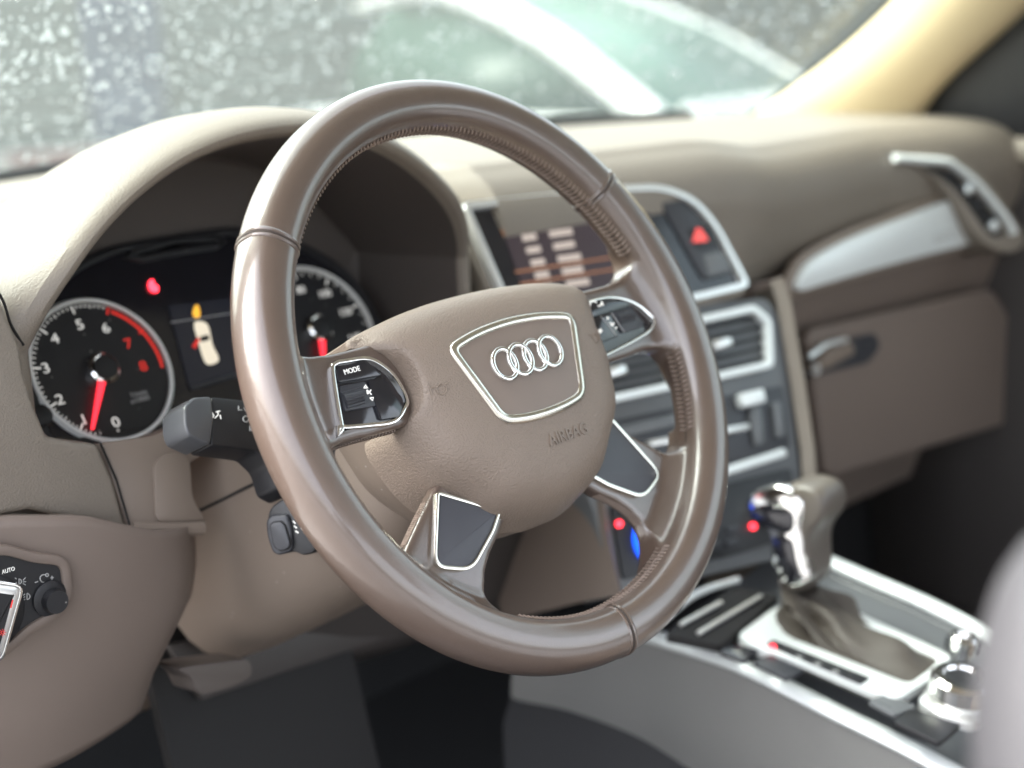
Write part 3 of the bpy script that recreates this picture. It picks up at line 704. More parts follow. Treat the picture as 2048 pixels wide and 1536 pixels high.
# switch pods
podL = mm_([(-128, 28), (-136, -8), (-100, -14), (-76, -14), (-74, 24), (-96, 29.5)])
podL = WF.pts([(668, 724), (692, 718), (737, 714), (775, 735), (800, 765), (816, 800), (812, 818), (790, 846), (740, 854), (684, 858), (679, 850), (662, 745)], .0) 
podR = WF.pts([(1110, 612), (1150, 607), (1205, 593), (1240, 594), (1275, 607), (1303, 630), (1311, 642), (1308, 654), (1290, 672), (1240, 700), (1180, 726), (1130, 720)], .0)
def pod(outline, px0, left):
    o = smooth_closed(outline, 4)
    s0 = MB().ring(o, inset(o, .0022), -.012, .0010).build('switch_surround', m_chrome, sw, bevel=.0008)
    f = MB().prism(inset(o, .0020), -.012, -.0006).build('switch_panel', m_blackg, sw, bevel=.0006)
    return f
pL = pod(podL, None, True); pR = pod(podR, None, False)
def patch(L, n0, n1, m, name, parent, bev=.0005, r=.0015): return MB().prism(rounded(WF.pts(L, n1), r), n0, n1).build(name, m, parent, bevel=bev)
# left pod controls
patch([(672, 740), (678, 734), (728, 720), (734, 722), (764, 747), (760, 751), (678, 765)], -.003, .0016, m_blackg, 'mode_button', pL)
patch([(736, 762), (772, 756), (806, 796), (808, 812), (800, 834), (762, 840)], -.003, .0013, m_blackg, 'blank_button', pL)
patch([(680, 772), (730, 762), (756, 800), (752, 812), (690, 822)], -.003, .0009, m_char, 'scroll_recess', pL)
def roller(cpx, hw, hl, parent):
    c = WF.px(*cpx, .002); rg = []
    mb = MB()
    for x in (-hw, -hw * .97, hw * .97, hw):
        k = .9 if abs(x) == hw else 1
        rg.append([(c[0] + x, c[1] + hl * k * math.cos(2 * math.pi * j / 48) * (1 if j % 2 else .93), -.0042 + hl * k * math.sin(2 * math.pi * j / 48) * (1 if j % 2 else .93)) for j in range(48)])
    mb.loft(rg, True, True, True).build('scroll_wheel', m_char, parent)
roller((708, 795), .0066, .0075, pL)
text('MODE', LF, *WF.px(704, 741, .0018), .0018, .0042, m_white, pL, rot=R_(0))
for y0, d in ((773, -1), (796, 1)): pass
icon_lines(LF_ := WF, [[(731, 772), (734, 777), (728, 777), (731, 772)], [(739, 797), (745, 797), (743, 802), (739, 797)], [(733, 781), (742, 786)], [(735, 788), (741, 781)]], .0013, .0004, m_white, None, 'tmp') if False else None
def picon(segs, n, w, m, parent, name='icon'):
    mb = MB()
    for L in segs: mb.tube([(*WF.px(x, y, n), n) for x, y in L], w, 5)
    return mb.build(name, m, parent)
picon([[(728, 776), (731, 770), (735, 776), (728, 776)], [(740, 796), (747, 795), (745, 801), (740, 796)], [(734, 780), (743, 789)], [(735, 788), (742, 780)], [(734, 780), (735, 788)]], .0013, .0004, m_white, pL)
# right pod controls
patch([(1150, 618), (1200, 602), (1246, 601), (1262, 606), (1258, 611), (1178, 635), (1150, 640)], -.003, .0015, m_blackg, 'phone_button', pR)
patch([(1182, 638), (1222, 628), (1238, 672), (1206, 684), (1190, 684)], -.003, .0012, m_blackg, 'track_button', pR)
patch([(1224, 624), (1262, 613), (1290, 645), (1284, 655), (1246, 666)], -.003, .0009, m_char, 'scroll_recess', pR)
roller((1254, 634), .0078, .0070, pR)
picon([arc(1187, 609, 7, 150, 330), arc(1198, 607, 5, -20, 120), [(1180, 611), (1178, 606)], [(1203, 603), (1207, 611)]], .0017, .0005, m_white, pR)
picon([[(1185, 648), (1191, 662)], [(1190, 664), (1203, 660)], [(1193, 668), (1202, 664)], [(1200, 657), (1204, 663)]], .0014, .0006, m_white, pR)
picon([[(1213, 636), (1217, 637)], [(1215, 634), (1215, 639)], [(1219, 645), (1227, 652)], [(1221, 651), (1228, 646)], [(1230, 657), (1234, 655)]], .0012, .0005, m_white, pR)
picon([[(1201, 632), (1233, 672)], [(1223, 626), (1248, 664)]], .0013, .0003, m_printdim, pR, 'divider_line')
# lower spoke inserts
insr = mm_([(83, -56.5), (41, -80), (53, -90.5), (79.5, -106.5), (106, -96.5)])
insr_r = mm_([(79, -49), (38, -78), (53, -90.5), (79.5, -106.5), (106, -96.5)])
for L in (insr_r, mir(insr)):
    o = rounded(L, [.003, .003, .003, .009, .010] if L is insr_r else [.010, .009, .003, .003, .003], 7)
    MB().ring(o, inset(o, .0021), -.017, -.0066).build('insert_trim', mat('satin_champagne_chrome', (.74, .71, .63), .22, 1), sw, bevel=.0006)
    MB().prism(inset(o, .0016), -.017, -.0076).build('spoke_insert', mat('charcoal_insert', (.055, .056, .066), .42, bump=('noise', 1500, .15, .0003), var=.1, varscale=60), sw, bevel=.0005)

# ================================================================== CENTRE STACK
# infotainment display
dp = thing('infotainment_display', 'widescreen dash display in a satin silver bezel beside the instrument hood', 'display', (0, 0, 0))
bo = rounded(SF.pts([(919, 409), (1225, 374), (1318, 371), (1385, 398), (1430, 450), (1496, 575), (1392, 601), (1030, 668)]), [.008, .03, .02, .02, .03, .010, .02, .012], 6)
MB().prism(inset(bo, -.006), -.05, -.004, SF).build('housing', m_dash, dp, bevel=.004)
MB().ring(bo, inset(bo, .0055), -.02, .0045, SF).build('bezel', m_satin, dp, bevel=.0018, seg=3)
MB().prism(inset(bo, .005), -.02, -.0015, SF).build('glass_panel', m_blackg, dp)
scr = SF.pts([(1003, 450), (1290, 412), (1350, 560), (1060, 625)], -.001)
sc = MB().prism(scr, -.0014, -.0006, SF).build('screen', mat('screen_glow', (.01, .01, .015), .2, emit=(.10, .07, .075), es=.06), dp)
m_orange = mat('screen_orange', (.16, .065, .03), .5, emit=(.95, .40, .18), es=.035); m_pale = mat('screen_pale_text', (.2, .17, .15), .5, emit=(.9, .75, .66), es=.06)
def sbar(q, m, name): MB().prism(SF.pts(q, -.0004), -.0005, -.0002, SF).build(name, m, sc)
sbar([(1003, 456), (1064, 449), (1066, 463), (1006, 470)], m_orange, 'menu_heading')
sbar([(1120, 437), (1140, 434), (1143, 448), (1123, 451)], m_orange, 'menu_marker')
for i in range(6):
    x, y = 1043 + 8.5 * i, 470 + 25 * i
    sbar([(x, y), (x + 28, y - 4), (x + 31, y + 9), (x + 3, y + 13)], m_pale, 'menu_number')
    x += 54
    if i < 5: sbar([(x, y - 8), (x + 46 - 4 * (i % 2), y - 14), (x + 49 - 4 * (i % 2), y - 1), (x + 3, y + 5)], m_pale, 'menu_text')
sbar([(1030, 542), (1325, 498), (1326, 501), (1031, 546)], m_orange, 'selection_line'); sbar([(1040, 566), (1335, 520), (1336, 523), (1041, 570)], m_orange, 'selection_line')
bc = rounded(SF.pts([(1313, 392), (1360, 394), (1400, 430), (1470, 545), (1408, 561)], 0), .006)
bco = MB().prism(bc, -.0014, .0012, SF).build('button_column', m_char, dp, bevel=.001)
hz = rounded(SF.pts([(1375, 458), (1420, 448), (1440, 488), (1398, 497)], .002), .003)
hzo = MB().prism(hz, .001, .0024, SF).build('hazard_button', m_black, bco, bevel=.0006)
MB().prism(SF.pts([(1386, 484), (1394, 456), (1402, 458), (1417, 481)], .003), .0022, .0030, SF).build('hazard_triangle', mat('hazard_red', (.6, .05, .05), .5, emit=(1, .12, .10), es=.10), bco)
MB().prism(rounded(SF.pts([(1407, 510), (1446, 502), (1466, 540), (1418, 552)], .002), .003), .001, .0022, SF).build('display_button', m_grey, bco, bevel=.0006)

# centre air vents
def vent(frame_px, name, label, knob_px, group):
    v = thing(name, label, 'air vent', (0, 0, 0), group)
    o = rounded(SF.pts(frame_px), .007, 5)
    MB().ring(o, inset(o, .0065), -.018, .003, SF).build('surround', m_silver, v, bevel=.0015)
    MB().prism(inset(o, .006), -.030, -.026, SF).build('duct', m_gap, v)
    a0 = min(q[0] for q in o) + .006; a1 = max(q[0] for q in o) - .006; b0 = min(q[1] for q in o) + .006; b1 = max(q[1] for q in o) - .006
    nsl = 5
    for k in range(nsl):
        b = b0 + (b1 - b0) * (k + .5) / nsl
        MB().box(((a0 + a1) / 2, b, -.012), ((a1 - a0) / 2, .0022, .009), SF).build('slat', m_black, v, bevel=.0012)
    ka, kb = SF.px(*knob_px, .0); MB().box((ka, kb, -.001), (.011, .0042, .006), SF).build('thumb_tab', m_satin, v, bevel=.002)
    return v
vent([(1362, 641), (1505, 610), (1540, 640), (1545, 735), (1385, 772)], 'air_vent', 'central air vent beside the glove box with bright surround', (1441, 688), 'centre stack vents')
vent([(1160, 690), (1338, 650), (1350, 778), (1180, 815)], 'air_vent', 'central air vent half hidden behind the steering wheel airbag cover', (1228, 744), 'centre stack vents')
# stack frame (taupe surround + grey fascia)
sk = thing('centre_stack', 'grey and taupe centre stack fascia holding vents and controls', 'centre stack', (0, 0, 0))
fa = rounded(SF.pts([(1010, 640), (1396, 604), (1545, 590), (1572, 640), (1612, 950), (1590, 1110), (1240, 1190), (1190, 1000)]), .012)
MB().prism(fa, -.06, -.006, SF).build('fascia', m_grey, sk, bevel=.002)
MB().loft([[SF.p(a, b, n) for a, b in L] for L, n in ((SF.pts([(1545, 560), (1558, 600), (1585, 760), (1606, 900), (1612, 1000), (1600, 1115)]), -.003), (SF.pts([(1562, 555), (1578, 600), (1606, 760), (1626, 900), (1632, 1000), (1620, 1120)]), .002), (SF.pts([(1590, 550), (1606, 600), (1632, 760), (1650, 900), (1655, 1000), (1640, 1120)]), -.03), (SF.pts([(1590, 550), (1606, 600), (1632, 760), (1650, 900), (1655, 1000), (1640, 1120)]), -.16))], closed=False).build('side_frame', m_dash, sk)
lf = [(1185, 780), (1192, 850), (1200, 950), (1213, 1060), (1240, 1190)]
MB().loft([[SF.p(*SF.px(x + dx, y), n) for x, y in lf] for dx, n in ((12, -.004), (0, .0), (-20, -.03), (-22, -.16))], closed=False).build('side_frame', m_knee, sk)
# media / storage panel
md_ = thing('media_panel', 'dark media panel with silver push buttons between vents and climate controls', 'control panel', (0, 0, 0))
MB().prism(rounded(SF.pts([(1225, 842), (1448, 792), (1566, 770), (1582, 895), (1460, 925), (1240, 975)], -.004), .006), -.008, -.004, SF).build('panel', m_char, md_, bevel=.001)
def pb(L, n0, n1, m, name, p): return MB().prism(rounded(SF.pts(L, n1), .003), n0, n1, SF).build(name, m, p, bevel=.0012)
pb([(1480, 787), (1528, 776), (1534, 803), (1488, 814)], -.005, .004, m_silver, 'eject_button', md_)
pb([(1300, 880), (1500, 846), (1500, 858), (1302, 893)], -.005, .004, m_satin, 'slot_bar', md_)
pb([(1500, 815), (1522, 808), (1530, 885), (1512, 892)], -.005, .001, m_grey, 'key_column', md_)
pb([(1546, 806), (1562, 802), (1572, 870), (1556, 876)], -.005, .001, m_grey, 'key_column', md_)
pb([(1240, 852), (1440, 806), (1444, 828), (1244, 876)], -.005, -.002, m_grey, 'card_slot', md_)
pb([(1235, 965), (1460, 930), (1570, 895), (1576, 912), (1462, 948), (1238, 985)], -.006, .003, m_silver, 'lower_bar', md_)
# climate control panel
cl = thing('climate_panel', 'black climate control panel with blue-lit rotary knob and small red lamps', 'climate panel', (0, 0, 0))
MB().prism(rounded(SF.pts([(1222, 1010), (1470, 962), (1585, 935), (1596, 1070), (1470, 1110), (1248, 1160)], -.002), .006), -.012, -.0025, SF).build('panel', m_black, cl, bevel=.001)
def dial(cpx, m_ring, p, r=.017):
    c = SF.px(*cpx, .004)
    k = MB().lathe([(r, -.003), (r, .014), (r * .92, .016), (r * .3, .016)], SF, 40, c).build('rotary_knob', m_satin, p)
    MB().loft([[SF.p(c[0] + rr * math.cos(t), c[1] + rr * math.sin(t), h) for t in np.linspace(0, 2 * math.pi, 49)[:-1]] for rr, h in ((r + .0015, -.002), (r + .0015, .004), (r + .005, .004), (r + .005, -.002))]).build('lit_ring', m_ring, k)
dial((1316, 1080), m_blue, cl, .0165); dial((1545, 1015), m_satin, cl, .012)
for q in ((1240, 1047), (1508, 1052)): MB().lathe([(.0026, -.003), (.0026, .0), (.001, .0005)], SF, 12, SF.px(*q)).build('indicator_lamp', m_redlamp, cl)
for i, q in enumerate(((1400, 1052), (1430, 1046), (1468, 1052), (1395, 1090), (1432, 1084), (1466, 1078))): pb([(q[0] - 12, q[1] + 2), (q[0] + 12, q[1] - 4), (q[0] + 12, q[1] + 10), (q[0] - 12, q[1] + 16)], -.003, .0005, m_char, 'key', cl)

# ================================================================== PASSENGER END VENT
ev = thing('air_vent', 'curved dashboard end vent with bright chrome outline beside the passenger door', 'air vent', (0, 0, 0))
EV = Frame((.985, .128, 0), (.96, -.28, 0), (0, .2, 1))
def evp(x, y, n=0): return EV.p(*EV.px(x, y, n), n)
MB().tube(smooth_open([evp(1788, 316), evp(1840, 320), evp(1893, 324), evp(1912, 335), evp(1950, 365), evp(1985, 405), evp(2012, 440), evp(2026, 466)], 5), [(.0045, .0062)] * 36, 10).build('chrome_outline', m_silver, ev)
MB().prism(smooth_closed(EV.pts([(1850, 332), (1900, 340), (1945, 375), (1985, 420), (2012, 466), (1985, 470), (1955, 430), (1915, 378), (1880, 350)]), 4), -.03, -.004, EV).build('duct', m_gap, ev)
for q in ((1937, 378), (1988, 452)): MB().lathe([(.006, -.004), (.006, .002), (.002, .003)], EV, 14, EV.px(*q)).build('vane_tab', m_satin, ev)
for k in range(4):
    x0, y0 = 1895 + 26 * k, 352 + 30 * k; MB().tube([evp(x0, y0, -.002), evp(x0 + 22, y0 - 10, -.002)], .0025, 6).build('slat', m_char, ev)

MB().prism(smooth_closed(EV.pts([(1768, 300), (1840, 303), (1905, 308), (1965, 350), (2020, 420), (2052, 480), (2020, 505), (1965, 480), (1915, 405), (1860, 348)], -.004), 4), -.08, -.0045, EV).build('vent_housing', m_dash, ev, bevel=.003)
# ================================================================== CENTRE CONSOLE
cc = thing('centre_console', 'grey centre console with silver rails sloping back from the centre stack', 'centre console', (0, 0, 0))
def zc(y): return -.295 + .15 * (y + .05)                 # top surface height along the tunnel
def cpt(x, y_px, xw, dz=0): return at(x, y_px, 'X', xw)
XL, XR = .285, .465
def railpt(xw, y, dz=0): return (xw, y, zc(y) + dz)
lrail = [at(1293, 1268, 'X', XL), at(1400, 1302, 'X', XL), at(1500, 1339, 'X', XL), at(1675, 1427, 'X', XL), at(1800, 1488, 'X', XL), at(1890, 1536, 'X', XL), at(2050, 1620, 'X', XL)]
rrail = [at(1560, 1085, 'X', XR), at(1636, 1115, 'X', XR), at(1740, 1160, 'X', XR), at(1860, 1212, 'X', XR), at(1983, 1275, 'X', XR), at(2120, 1350, 'X', XR)]
lr = smooth_open(lrail, 5); rr_ = smooth_open(rrail, 6)
MB().tube(lr, [(.006, .009)] * len(lr), 12).build('rail', m_silver, cc); MB().tube(rr_, [(.006, .009)] * len(rr_), 12).build('rail', m_silver, cc)
n = 40
def resample(L, n):
    L = np.array(L); return [np.array([np.interp(t, np.linspace(0, 1, len(L)), L[:, k]) for k in range(3)]) for t in np.linspace(0, 1, n)]
la, ra = resample(lr, n), resample(rr_, n)
MB().loft([[p + np.array([0, 0, -.006]) for p in la], [p * .7 + q * .3 + np.array([0, 0, -.010]) for p, q in zip(la, ra)], [p * .3 + q * .7 + np.array([0, 0, -.010]) for p, q in zip(la, ra)], [q + np.array([0, 0, -.006]) for q in ra]], closed=False).build('top_plate', m_grey, cc)
# left decor wall: rail down to a sweeping lower edge
def wall(xo, rail, side):
    rg = []
    for k in range(9):
        f = k / 8; rg.append([(p[0] + side * (-.004 - .012 * math.sin(f * 1.6)), p[1], p[2] - .008 - f * (.088 - .05 * (i / (n - 1)))) for i, p in enumerate(rail)])
    return rg
full_l = resample(smooth_open([np.array([.27, .25, la[0][2] - .035]), np.array([.278, .19, la[0][2] - .012])] + lrail, 5), n)
rg = []
for k in range(9):
    f = k / 8; rg.append([(p[0] - .004 - .010 * math.sin(f * 1.6), p[1], p[2] - .006 - f * (.045 + .055 * math.sin(min(1, i / (n * .5)) * 1.57))) for i, p in enumerate(full_l)])
MB().loft(rg, closed=False).build('decor_side', m_decor, cc)
low_edge = rg[-1]
MB().loft([low_edge, [(x - .012, y, z - .02) for x, y, z in low_edge], [(x - .015, y, z - .3) for x, y, z in low_edge]], closed=False).build('tunnel_side', m_carpet, cc)
MB().loft([[tuple(q + np.array([.008, 0, -.006])) for q in ra], [tuple(q + np.array([.018, 0, -.3])) for q in ra]], closed=False).build('tunnel_side', m_carpet, cc)
# inner tray wall on the passenger side of the lever
MB().loft([[tuple(q + np.array([-.008, 0, -.004])) for q in ra], [tuple(q + np.array([-.028, 0, -.03])) for q in ra]], closed=False).build('inner_wall', m_grey, cc)
def ct_(x, y, dz=0.0):
    """pixel -> point on the console top plane"""
    return onplane(x, y, (0, -.05, -.295 + dz), (0, -.15, 1))
KCF = Frame((.37, 0, zc(0)), (1, 0, 0), (0, 1, .15))
def cprism(L, n0, n1, m, name, parent, r=.004, bev=.001): return MB().prism(rounded(KCF.pts(L, n1), r), n0, n1, KCF).build(name, m, parent, bevel=bev)
# storage trays ahead of the lever
cprism([(1330, 1268), (1470, 1172), (1560, 1190), (1440, 1290)], -.004, .003, m_gap, 'storage_tray', cc)
MB().tube(smooth_open([KCF.p(*KCF.px(1330, 1250), .006), KCF.p(*KCF.px(1390, 1205), .008), KCF.p(*KCF.px(1475, 1172), .006)], 5), .003, 8).build('tray_edge', m_silver, cc)
MB().tube([KCF.p(*KCF.px(1395, 1280), .006), KCF.p(*KCF.px(1520, 1205), .006)], .002, 8).build('tray_edge', m_satin, cc)
MB().tube([KCF.p(*KCF.px(1360, 1262), .006), KCF.p(*KCF.px(1440, 1218), .006)], .002, 8).build('tray_edge', m_satin, cc)
cprism([(1436, 1300), (1462, 1285), (1520, 1300), (1490, 1322)], .0, .004, m_blackg, 'socket_lid', cc)

# gear selector
gs = thing('gear_selector', 'automatic gear selector with brown leather knob, chrome face and leather boot', 'gear selector', (0, 0, 0))
MB().ring(rounded(KCF.pts([(1476, 1272), (1560, 1218), (1640, 1205), (1905, 1315), (1820, 1400), (1760, 1392)], .004), .012), rounded(KCF.pts([(1530, 1262), (1575, 1225), (1640, 1222), (1880, 1325), (1818, 1370), (1770, 1362)], .004), .012), -.002, .006, KCF).build('gate_frame', m_satin, gs, bevel=.0015) if False else None
fo_ = KCF.pts([(1474, 1270), (1545, 1218), (1640, 1190), (1905, 1312), (1875, 1350), (1795, 1402), (1640, 1338), (1500, 1290)], .004)
fi_ = KCF.pts([(1560, 1258), (1590, 1228), (1640, 1215), (1880, 1318), (1860, 1338), (1818, 1368), (1690, 1318), (1580, 1275)], .004)
MB().ring(rounded(fo_, .008), rounded(fi_, .008), -.004, .005, KCF).build('gate_frame', m_silver, gs, bevel=.0015)
cprism([(1532, 1288), (1546, 1278), (1740, 1355), (1722, 1368)], .005, .0062, m_black, 'position_strip', gs, .002, .0004)
MB().lathe([(.0022, .006), (.0022, .0072), (.0005, .0074)], KCF, 12, KCF.px(1546, 1292, .007)).build('position_lamp', m_redlamp, gs)
for i, s_ in enumerate('RND'): text(s_, KCF, *KCF.px(1600 + 36 * i, 1313 + 15 * i, .0065), .0064, .007, m_printdim, gs)
# lever: knob, chrome shank, boot
kn_o = at(1600, 1010, 'X', .37); base = KCF.p(*KCF.px(1590, 1235, .004), .0)
KF2 = Frame(at(1592, 1170, 'X', .37), (0, -.97, -.24), (0, -.24, .97))      # side profile of the lever seen from the driver
prof_knob = KF2.pts([(1580, 1168), (1590, 1100), (1588, 1060), (1600, 1040), (1562, 1000), (1555, 985), (1590, 962), (1620, 955), (1655, 965), (1672, 990), (1670, 1025), (1648, 1055), (1640, 1090), (1638, 1165)])
def layered(L, hw, m, name, parent, k=.82):
    o = smooth_closed(L, 4); c = np.mean(np.array(o), 0); rg = []
    for f, s_ in ((-1, .55), (-.92, .78), (-.7, .93), (-.3, 1), (.3, 1), (.7, .93), (.92, .78), (1, .55)):
        rg.append([KF2.p(*(c + (np.array(q) - c) * (1 - (1 - s_) * .35)), f * hw) for q in o])
    return MB().loft(rg, True, True, True).build(name, m, parent, sub=1, angle=80)
layered(prof_knob, .021, m_knobl, 'knob', gs)
cf = KF2.pts([(1500, 1004), (1518, 978), (1560, 968), (1598, 985), (1612, 1015), (1606, 1055), (1612, 1100), (1622, 1165), (1575, 1168), (1548, 1120), (1540, 1060), (1512, 1030)], .018)
layered2 = smooth_closed(cf, 4)
MB().prism(layered2, .008, .0235, KF2).build('chrome_face', m_chrome, gs, bevel=.004, seg=3)
cb = KF2.pts([(1503, 1022), (1520, 1010), (1560, 1012), (1585, 1030), (1582, 1065), (1550, 1060), (1515, 1045)], .024)
MB().prism(smooth_closed(cb, 3), .0225, .0262, KF2).build('release_button', m_blackg, gs, bevel=.001)
cs_ = KF2.pts([(1545, 1075), (1582, 1080), (1592, 1120), (1600, 1162), (1578, 1164), (1556, 1120)], .024)
MB().prism(smooth_closed(cs_, 3), .0225, .0250, KF2).build('black_inlay', m_blackg, gs, bevel=.001)
# boot: folded leather skirt from shank to frame
rim_pts = smooth_closed(KCF.pts([(1560, 1258), (1590, 1228), (1640, 1215), (1760, 1265), (1880, 1318), (1860, 1338), (1818, 1368), (1690, 1318), (1600, 1282)], .004), 6)
N_ = len(rim_pts); c = np.mean(np.array(rim_pts), 0)
topc = at(1598, 1172, 'X', .37); rg = []
for k in range(11):
    f = k / 10; r = []
    for j, q in enumerate(rim_pts):
        outer = KCF.p(q[0], q[1], .003); t = math.atan2(q[1] - c[1], q[0] - c[0])
        inner = topc + np.array([.017 * math.cos(t), .015 * math.sin(t), .004 * math.sin(t)])
        g = f ** 1.2
        pnt = outer * (1 - f) + inner * f; pnt[2] = outer[2] * (1 - g) + inner[2] * g
        fold = (.009 * math.sin(t * 4 + .6 + f * 3.2) + .005 * math.sin(t * 7 - 2.5 * f) + .003 * math.sin(f * 14 + t * 2)) * math.sin(math.pi * f)
        r.append(pnt + np.array([math.cos(t), math.sin(t), .6]) * fold)
    rg.append(r)
MB().loft(rg).build('boot', m_boot, gs, angle=60, sub=1)

MB().box((.375, -.42, -.47), (.092, .215, .15)).build('armrest_box', m_knee, cc, bevel=.012, seg=3)
# buttons and rotary controller behind the gate
cprism([(1505, 1322), (1540, 1308), (1610, 1338), (1575, 1356)], .0, .004, m_char, 'start_button', cc)
cprism([(1735, 1400), (1775, 1385), (1835, 1412), (1790, 1430)], .0, .004, m_grey, 'parking_brake_switch', cc)
cprism([(1785, 1440), (1820, 1415), (1925, 1445), (1880, 1485)], .0, .005, m_black, 'menu_keys', cc)
MB().tube([KCF.p(*KCF.px(1600, 1345), .003), KCF.p(*KCF.px(1780, 1425), .003)], .0012, 6).build('panel_gap', m_gap, cc)
rc = thing('rotary_controller', 'chrome rotary controller knob on the console beside the gear gate', 'rotary control', (0, 0, 0))
c = KCF.px(1935, 1350, .03); rC = KCF.px(1905, 1395, .006)
cprism([(1832, 1400), (1880, 1350), (1960, 1330), (2010, 1400), (1960, 1450), (1880, 1430)], .0, .008, m_satin, 'base_plate', rc, .01, .002)
MB().lathe([(.020, .006), (.020, .012), (.024, .014), (.024, .026), (.021, .029), (.015, .029), (.013, .026), (.001, .026)], KCF, 48, (KCF.px(1925, 1368, .022))).build('knob', m_chrome, rc)
MB().lathe([(.0125, .0255), (.0125, .0275), (.001, .028)], KCF, 32, (KCF.px(1925, 1368, .022))).build('knob_cap', m_black, rc)
vk = thing('volume_knob', 'small chrome volume knob on the console next to the silver rail', 'rotary control', (0, 0, 0))
MB().lathe([(.012, .0), (.012, .016), (.010, .018), (.006, .018), (.006, .015), (.001, .015)], KCF, 32, KCF.px(1928, 1283, .012)).build('knob', m_chrome, vk)
MB().lathe([(.015, -.001), (.015, .004), (.012, .005)], KCF, 32, KCF.px(1928, 1290, .002)).build('collar', m_black, vk)

# ================================================================== FLOOR, BULKHEAD, KNEE BOLSTER
struct(MB().grid(lambda u, v: (-.55 + u * 1.75, -1.2 + v * 2.0, -.62 + .0), 4, 4).build('carpet_floor', m_carpet))
struct(MB().grid(lambda u, v: (-.55 + u * 1.75, .72 - .22 * v + .0, -.62 + v * .66), 4, 8).build('bulkhead', m_carpet))
kb = thing('knee_bolster', 'dark taupe bolster panel right of the steering column above the footwell', 'dash panel', (0, 0, 0))
def bol(u, v):
    x = .02 + u * .27; z = -.06 - v * .25
    return (x, .235 - .045 * math.sin(min(1, u * 1.1) * 1.57) + .05 * v * v + .03 * v, z)
MB().grid(bol, 20, 16).build('panel', mat('shade_dark_taupe_plastic', (.050, .043, .040), .5), kb, solid=.005)  # taupe plastic with the shade behind the wheel put into its colour
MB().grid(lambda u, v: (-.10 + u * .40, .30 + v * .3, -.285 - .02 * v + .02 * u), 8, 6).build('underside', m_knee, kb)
fm = thing('floor_mat', 'black rubber floor mat with raised diamond pattern in the driver footwell', 'floor mat', (0, 0, 0))
MB().box((.02, .15, -.61), (.24, .40, .006)).build('sheet', m_mat, fm, bevel=.003)
mb = MB()
for i in range(4):
    for j in range(5):
        x, y = -.06 + i * .05 + (j % 2) * .025, .28 + j * .03
        mb.tube([(x - .022, y, -.603), (x, y + .026, -.603), (x + .022, y, -.603), (x, y - .026, -.603)], .002, 5, closed=True)
mb.build('diamond_ribs', m_char, fm)

# ================================================================== A PILLAR, DOOR, ROOF
pt = thing('pillar_trim', 'cream windscreen pillar trim on the passenger side', 'pillar trim', (0, 0, 0))
Lp = [at(1470, 262, 'X', 1.055), at(1502, 240, 'X', 1.063), at(1590, 180, 'X', 1.05), at(1700, 95, 'X', 1.035), at(1800, 0, 'X', 1.018), at(1900, -110, 'X', .998), at(2020, -270, 'X', .97)]
Rp = [at(1842, 300, 'X', 1.075), at(1843, 262, 'X', 1.07), at(1850, 215, 'X', 1.06), at(1900, 150, 'X', 1.045), at(2047, 18, 'X', 1.025), at(2150, -90, 'X', 1.0), at(2280, -260, 'X', .97)]
def bez(i, f):
    a, b = np.array(Lp[i]), np.array(Rp[i]); m = (a + b) / 2
    bul = np.array([-.028, -.01, .004]) * math.sin(math.pi * f) ** .7
    return a * (1 - f) + b * f + bul
secs = [[bez(i, f) for f in np.linspace(0, 1, 13)] for i in range(len(Lp))]
secs_s = list(map(list, zip(*[smooth_open([secs[i][j] for i in range(len(Lp))], 5) for j in range(13)])))
MB().loft(secs_s, closed=False).build('trim', m_cream, pt, solid=.006)
edge = [s[0] for s in secs_s]
MB().tube([q + np.array([.004, .01, .0]) for q in edge], .006, 6).build('seal', m_gap, pt)
dpt = thing('pillar_trim', 'cream windscreen pillar trim on the driver side beside the open door', 'pillar trim', (0, 0, 0))
MB().loft([[np.array([.74 - q[0], q[1], q[2]]) for q in sc_] for sc_ in secs_s], closed=False).build('trim', m_cream, dpt, solid=.006)
top_ = [np.array([.74 - secs_s[-1][6][0], secs_s[-1][6][1], secs_s[-1][6][2]]), np.array([-.25, -.20, .47]), np.array([-.27, -.9, .50]), np.array([-.27, -1.8, .47])]
MB().tube(smooth_open(top_, 5), [(.05, .06)] * 16, 12).build('roof_rail_trim', m_cream, dpt)
# passenger door
dr = thing('passenger_door', 'passenger door with dark window glass and taupe sill beyond the dashboard', 'door', (0, 0, 0))
MB().grid(lambda u, v: (1.105 - .03 * math.sin(v * 3.14) - .01 * u, -1.0 + u * 1.34, -.60 + v * .625), 10, 14).build('door_card', mat('shade_dark_door_trim', (.05, .044, .042), .6), dr, solid=.01)  # shadow on the door card put into its dark colour
MB().tube([(1.085, y, .022) for y in np.linspace(-1.0, .34, 12)], [(.02, .022)] * 12, 10).build('window_sill', m_dash, dr)
MB().prism([(-.10, .02), (.38, .02), (.34, .12), (.22, .24), (.05, .40), (-.10, .40)], -.006, .004, Frame((1.093, 0, 0), (0, 1, 0), (-.2, 0, 1))).build('mirror_sail_trim', m_black, dr, bevel=.002)
MB().grid(lambda u, v: (1.10, .30 + u * .6, -.62 + v * .66), 4, 4).build('kick_panel', m_carpet, dr)
# roof and rear enclosure shading the cabin
rf = thing('roof_lining', 'pale headlining of the cabin above the seats', 'roof lining', (0, 0, 0))
MB().grid(lambda u, v: (-.26 + u * 1.26, -1.9 + v * 1.95, .52 + .05 * math.sin(u * 3.14) - .02 * v), 10, 10).build('headliner', mat('headliner_cloth', (.60, .55, .47), .9), rf, solid=.02)

